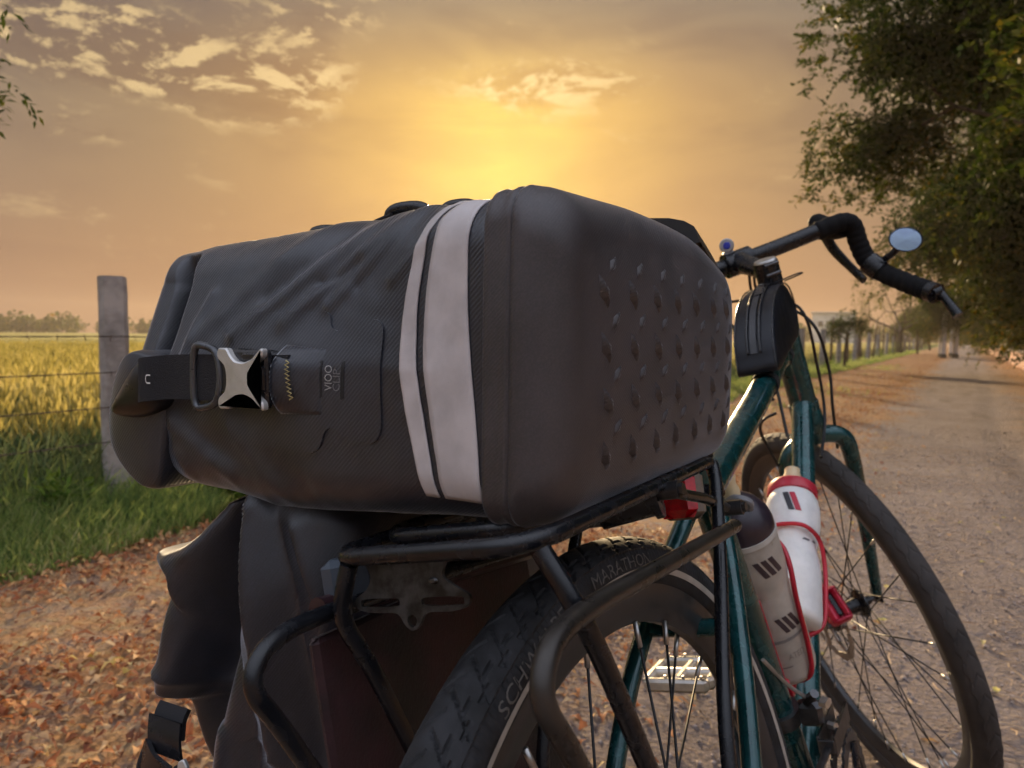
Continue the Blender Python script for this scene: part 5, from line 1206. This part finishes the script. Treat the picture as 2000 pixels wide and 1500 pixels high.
def hang_parts():
    # stiff back against the rack, in the bicycle's leaning frame
    W3 = lambda p: BM @ Vector(p)
    RED_REFL = mat('black_backing_red_reflection', (0.028, 0.0075, 0.0095), .55, var=.95, scale=16, bump=.9, bscale=420, bdist=.0006, sheen=.3)  # black panel; the red reflected in it is painted into the base colour
    b = B().add(box(-.0975, -.035, .50, .008, .24, .385, .003)); b.v = [tuple(W3(p)) for p in b.v]; bp = b.build('back_panel', RED_REFL, hang, 30, HL)
    b = B().add(tube(bend([(-.0925, -.150, .708), (-.0925, .085, .688)], .01), .0075, 12)); b.v = [tuple(W3(p)) for p in b.v]; b.build('hook_rail', mat('red_tinged_rail', (0.035, 0.014, 0.018), .4, var=.3), bp, 30)
    for y in (-.125, .04):
        b = B().add(box(-.092, y, .716, .016, .030, .034, .004)); b.v = [tuple(W3(p)) for p in b.v]; b.build('hook', mat('blue_grey_plastic', (0.050, 0.065, 0.085), .4, var=.2), bp, 30)
    # top tie under the upper bag
    # compression strap and buckle low on the outer edge
    V, F = ribbon([(-.430, -.118, .602), (-.432, -.124, .585), (-.428, -.130, .563), (-.421, -.134, .540), (-.413, -.135, .520)], .0, .0, (1, 0, 0))
    def strip(pts, half, th, wdir): return ribbon(pts, half, th, wdir)
    B().add(strip([(-.4195, -.122, .556), (-.4185, -.127, .549), (-.415, -.131, .538)], .0135, .0022, (1, .15, -.05))).build('strap', WEB, hang, 30, HL)
    B().add(strip([(-.4185, -.1310, .550), (-.415, -.1345, .538), (-.4125, -.135, .526)], .0150, .0012, (1, .15, -.05))).build('strap_pad', PLAST, hang, 30, HL)
    B().add(strip([(-.434, -.138, .526), (-.418, -.143, .521), (-.400, -.143, .517)], .0105, .0016, (.45, 0, .9))).build('ladder_lock', PLAST, hang, 30, HL)
    B().add(tube(smoothpath([(-.433, -.137, .524), (-.437, -.139, .508), (-.436, -.137, .48)], 4), .0035, 8)).add(tube([(-.40, -.140, .520), (-.388, -.136, .512)], .006, 8)).build('strap_end', WEB, hang, None, HL)
    fm = frame_to((-.387, -.143, .514), (.35, -1, .2), (.6, 0, -.8)) @ Matrix.Scale(.75, 4)
    B().add(prism([(p.x, p.y) for p in bo], .0042, .0010), fm).build('buckle', SILV, hang, 40, HL)
    # small gusset tab
    B().add(box(-.378, -.045, .708, .034, .05, .05, .006)).build('gusset', CLOTH, hang, 30, HL)
hang_parts()

# bag on the top tube
ttb = empty('top_tube_bag'); ttb.matrix_world = BM @ Matrix.Translation((0, .70, .83)); tag(ttb, 'small black zipped bag standing on the top tube behind the stem', 'bag'); TL = Matrix.Translation((0, -.70, -.83))
def top_bag():
    prof = smoothpath([(.608, .804), (.70, .830), (.800, .857), (.824, .885), (.822, .918), (.800, .936), (.760, .938), (.705, .924), (.652, .896), (.617, .860), (.603, .828)], 6, True); P = [(p.x, p.y) for p in prof]; n = len(P); cy, cz = .71, .87; V = []; F = []
    wz = lambda z: .0285 - .004 * max(0, (z - .88) / .06)
    lay = [(-1.0, .92), (-.97, .965), (-.90, .99), (-.8, 1.0), (-.4, 1.0), (0, 1.003), (.4, 1.0), (.8, 1.0), (.90, .99), (.97, .965), (1.0, .92)]
    for f, s in lay: V += [(f * wz(z), cy + (y - cy) * s, cz + (z - cz) * s) for y, z in P]
    for i in range(len(lay) - 1):
        for k in range(n): F.append((i * n + k, i * n + (k + 1) % n, (i + 1) * n + (k + 1) % n, (i + 1) * n + k))
    F += [tuple(range(n - 1, -1, -1)), tuple((len(lay) - 1) * n + k for k in range(n))]
    EVA = mat('smooth_black_shell', (0.008, 0.009, 0.014), .38, var=.2, scale=30, bump=.25, bscale=900, bdist=.0004, spec=.35)
    mesh('shell', V, F, EVA, ttb, True, 40, TL)
    back = [p for p in prof[36:66]]; rear = [(p.x - .0012 if p.y < .90 else p.x, p.y + .0008) for p in smoothpath([(.604, .832), (.6165, .8612), (.6515, .8975), (.705, .9260), (.760, .9402), (.79, .9385)], 6)]
    for s in (-1, 1): B().add(tube([(s * .0085, y, z) for y, z in rear], .0018, 8)).build('zip_piping', PLAST, ttb, None, TL)
    B().add(ribbon([(0, y, z) for y, z in rear], .0045, .0008, (1, 0, 0))).build('zip', mat('zip_tape', (0.035, 0.035, 0.04), .35, var=.2, scale=300), ttb, 30, TL)
    B().add(box(0, .738, .9375, .009, .014, .005, .001)).build('zip_slider', ALU, ttb, 30, TL)
    B().add(ribbon([(0, .736, .9395), (.0015, .712, .9315), (.002, .686, .9195)], .0060, .0014, (1, 0, 0))).build('zip_pull', PLAST, ttb, 30, TL)
    for s in (-1, 1): B().add(tube([(s * .0262, cy + (y - cy) * .985, cz + (z - cz) * .985) for y, z in P], .0013, 8, True)).build('edge_piping', PLAST, ttb, None, TL)
    for y in (.63, .77):
        z = .713 + (y - .361) * .28; B().add(lathe([(.0178, -.009), (.0192, -.009), (.0192, .009), (.0178, .009)], 24, 'Z', True), frame_to((0, y, z), (0, .963, .27))).build('strap', WEB, ttb, 40, TL)
    B().add(tube(smoothpath([(-.03, .79, .925), (-.01, .775, .938), (.02, .765, .942), (.045, .775, .948), (.050, .80, .950), (.02, .81, .946)], 6), .0012, 6)).build('cord', WEB, ttb, None, TL)
top_bag()

# ------------------------------------------------------------------ bottles and cages
def on_tube(p, d, s, off, side):
    d = Vector(d).normalized(); n_ = Vector((0, d.z, -d.y)) * side; o = Vector(p) + d * s + n_ * off; return Matrix((d.cross(-n_) if False else n_.cross(d), n_, d)).transposed().to_4x4(), o
def bottle(name, label, M4, prof, bodym, cap, capm, nozzle, marks, ring=None):
    e = empty(name); e.matrix_world = BM @ M4; tag(e, label, 'bottle', 'water bottles in the frame cages')
    bd = B().add(lathe(prof, 56)).build('body', bodym, e, 60); cp = B().add(lathe(cap, 48)).build('cap', capm, e, 50); B().add(lathe(nozzle, 28)).build('nozzle', mat('cream_nozzle', (0.72, 0.58, 0.36), .4, var=.1, sss=.25), e, 50)
    if ring: B().add(lathe(ring, 48, 'Z', True)).build('neck_ring', mat('pale_ring', (0.55, 0.52, 0.47), .4), e, 50)
    rz = [p[0] for p in prof]; zz_ = [p[1] for p in prof]
    for (a0, a1, z0, z1, sk, col, nm) in marks:
        V = []; F = []; n, m = 10, 8
        for i in range(n + 1):
            z = z0 + (z1 - z0) * i / n
            for k in range(m + 1): a = rad(a0 + (a1 - a0) * k / m + sk * i / n); r = np.interp(z, zz_, rz) + .0005; V.append((r * math.cos(a), r * math.sin(a), z))
        for i in range(n):
            for k in range(m): F.append((i * (m + 1) + k, i * (m + 1) + k + 1, (i + 1) * (m + 1) + k + 1, (i + 1) * (m + 1) + k))
        mesh('printed_mark', V, F, mat('print_' + nm, col, .5, var=.12), bd, True)
    return e, bd, (rz, zz_)
def cage(M4, z1):
    """bent red rod round the bottle, foot at the bottom"""
    L_ = [(-.006, -.010, -.0062), (-.018, -.016, -.004), (-.033, -.020, .012), (-.0375, -.016, .045), (-.039, -.010, z1 * .70), (-.0385, .006, z1 * .93), (-.031, .0245, z1 * 1.02), (-.016, .0365, z1 * 1.05)]
    P = smoothpath(L_ + [(-x, y, z) for x, y, z in reversed(L_)], 7, True)
    c = part('bottle_cage', B().add(tube(P, .0029, 12, True)), CAGE, None, M4)
    part('cage_plate', B().add(box(0, -.0425, z1 * .5, .020, .004, z1 * .75, .0015)), CAGE, 30, parent=c)
    part('cage_foot', B().add(tube(bend([(-.010, -.042, .02), (-.010, -.040, -.006), (-.010, .030, -.006), (.010, .030, -.006), (.010, -.040, -.006), (.010, -.042, .02)], .006), .0026, 10)), CAGE, None, parent=c)
    for z in (z1 * .35, z1 * .75): part('cage_bolt', T([(0, -.0405, z), (0, -.036, z)], .0042, 8), ALU, parent=c)
def mtx(p, d, s, off, side, roll_=0):
    d = Vector(d).normalized(); n_ = Vector((0, d.z, -d.y)) * side; x = n_.cross(d); o = Vector(p) + d * s + n_ * off
    m = Matrix((x, n_, d)).transposed().to_4x4(); m.translation = o; return m
m1 = mtx(BBP, SCL - BBP, .125, .066, 1); m2 = mtx(BBP, Vector((0, .872, .75)) - BBP, .175, .063, -1)
CLEAR = mat('cloudy_plastic', (0.47, 0.42, 0.36), .33, var=.16, scale=22, sss=.3, bump=.15, bscale=80, bdist=.001)
WHITE = mat('white_bottle_plastic', (0.76, 0.76, 0.75), .40, var=.10, scale=30, sss=.2, bump=.1, bscale=60, bdist=.001)
RZ = [(0, .002), (.028, .0), (.0345, .004), (.0362, .012), (.0365, .085), (.0358, .105), (.0335, .118), (.0335, .124), (.0358, .137), (.0365, .150), (.0365, .186), (.0350, .192), (.030, .194)]
INK = (0.05, 0.032, 0.038)
# the side that shows to the camera is the right and rear one: angles near -35 degrees
b1 = bottle('water_bottle', 'cloudy grey water bottle with dark cap, in the cage on the seat tube', m1, RZ, CLEAR, [(.030, .193), (.0368, .193), (.0372, .203), (.0345, .215), (.026, .228), (.016, .236), (.012, .238), (0, .238)], mat('dark_purple_cap', (0.030, 0.020, 0.032), .35, var=.2, coat=.3),
            [(.0115, .236), (.0125, .244), (.0105, .252), (.0125, .262), (.0115, .272), (.007, .277), (0, .278)],
            [(-58 + 14 * k, -48 + 14 * k, .150, .172, -14, INK, 'dark') for k in range(3)] + [(-52 + 13 * k, -43 + 13 * k, .075, .096, -14, INK, 'dark') for k in range(3)] + [(-95, -5, .064, .068, 0, (0.22, 0.20, 0.19), 'grey'), (-85, -62, .030, .0315, 6, (.2, .18, .17), 'grey2')],
            [(.0368, .188), (.0380, .188), (.0380, .194), (.0368, .194)])
B().add(tube(smoothpath([(.02, -.012, .226), (.024, -.016, .238), (.012, -.018, .246), (0, -.014, .240)], 5), .004, 8)).build('flip_lever', mat('grey_lever', (0.25, 0.25, 0.27), .4), b1[0])
tv, tf = text_flat('ATED', 1.0); tv = np.array(tv)
V = []
for x, y, _ in tv:
    a = rad(-45) + x * .0085 / .0367; z = .040 + y * .011; V.append((.0369 * math.cos(a), .0369 * math.sin(a), z))
mesh('lettering', V, tf, mat('faint_print', (0.30, 0.27, 0.24), .5), b1[1], False)
RZ2 = [(0, .002), (.028, 0), (.0345, .004), (.0360, .012), (.0362, .070), (.0345, .090), (.0312, .104), (.0312, .112), (.0345, .132), (.0365, .150), (.0365, .172), (.034, .186), (.0305, .194), (.030, .196)]
b2 = bottle('water_bottle', 'white water bottle with red collar, in the red cage on the down tube', m2, RZ2, WHITE, [(.0305, .193), (.0338, .194), (.0342, .198), (.0338, .208), (.031, .2115), (.018, .214), (.013, .216), (0, .216)], mat('red_collar', (0.52, 0.025, 0.05), .4, var=.1, coat=.2),
            [(.0125, .214), (.0125, .232), (.0105, .238), (.0110, .243), (.006, .247), (0, .247)],
            [(112, 124, .150, .180, -14, (0.50, 0.02, 0.05), 'red'), (98, 110, .150, .180, -14, (0.04, 0.04, 0.05), 'black'), (140, 185, .124, .128, 8, (.45, .36, .32), 'worn'), (128, 145, .110, .113, 4, (.15, .15, .17), 'scuff'), (155, 166, .112, .1145, 4, (.15, .15, .17), 'scuff2'),
             (90, 104, .040, .046, 0, (0.50, 0.05, 0.08), 'red2')], None)
cage(m1, .150); cage(m2, .120)
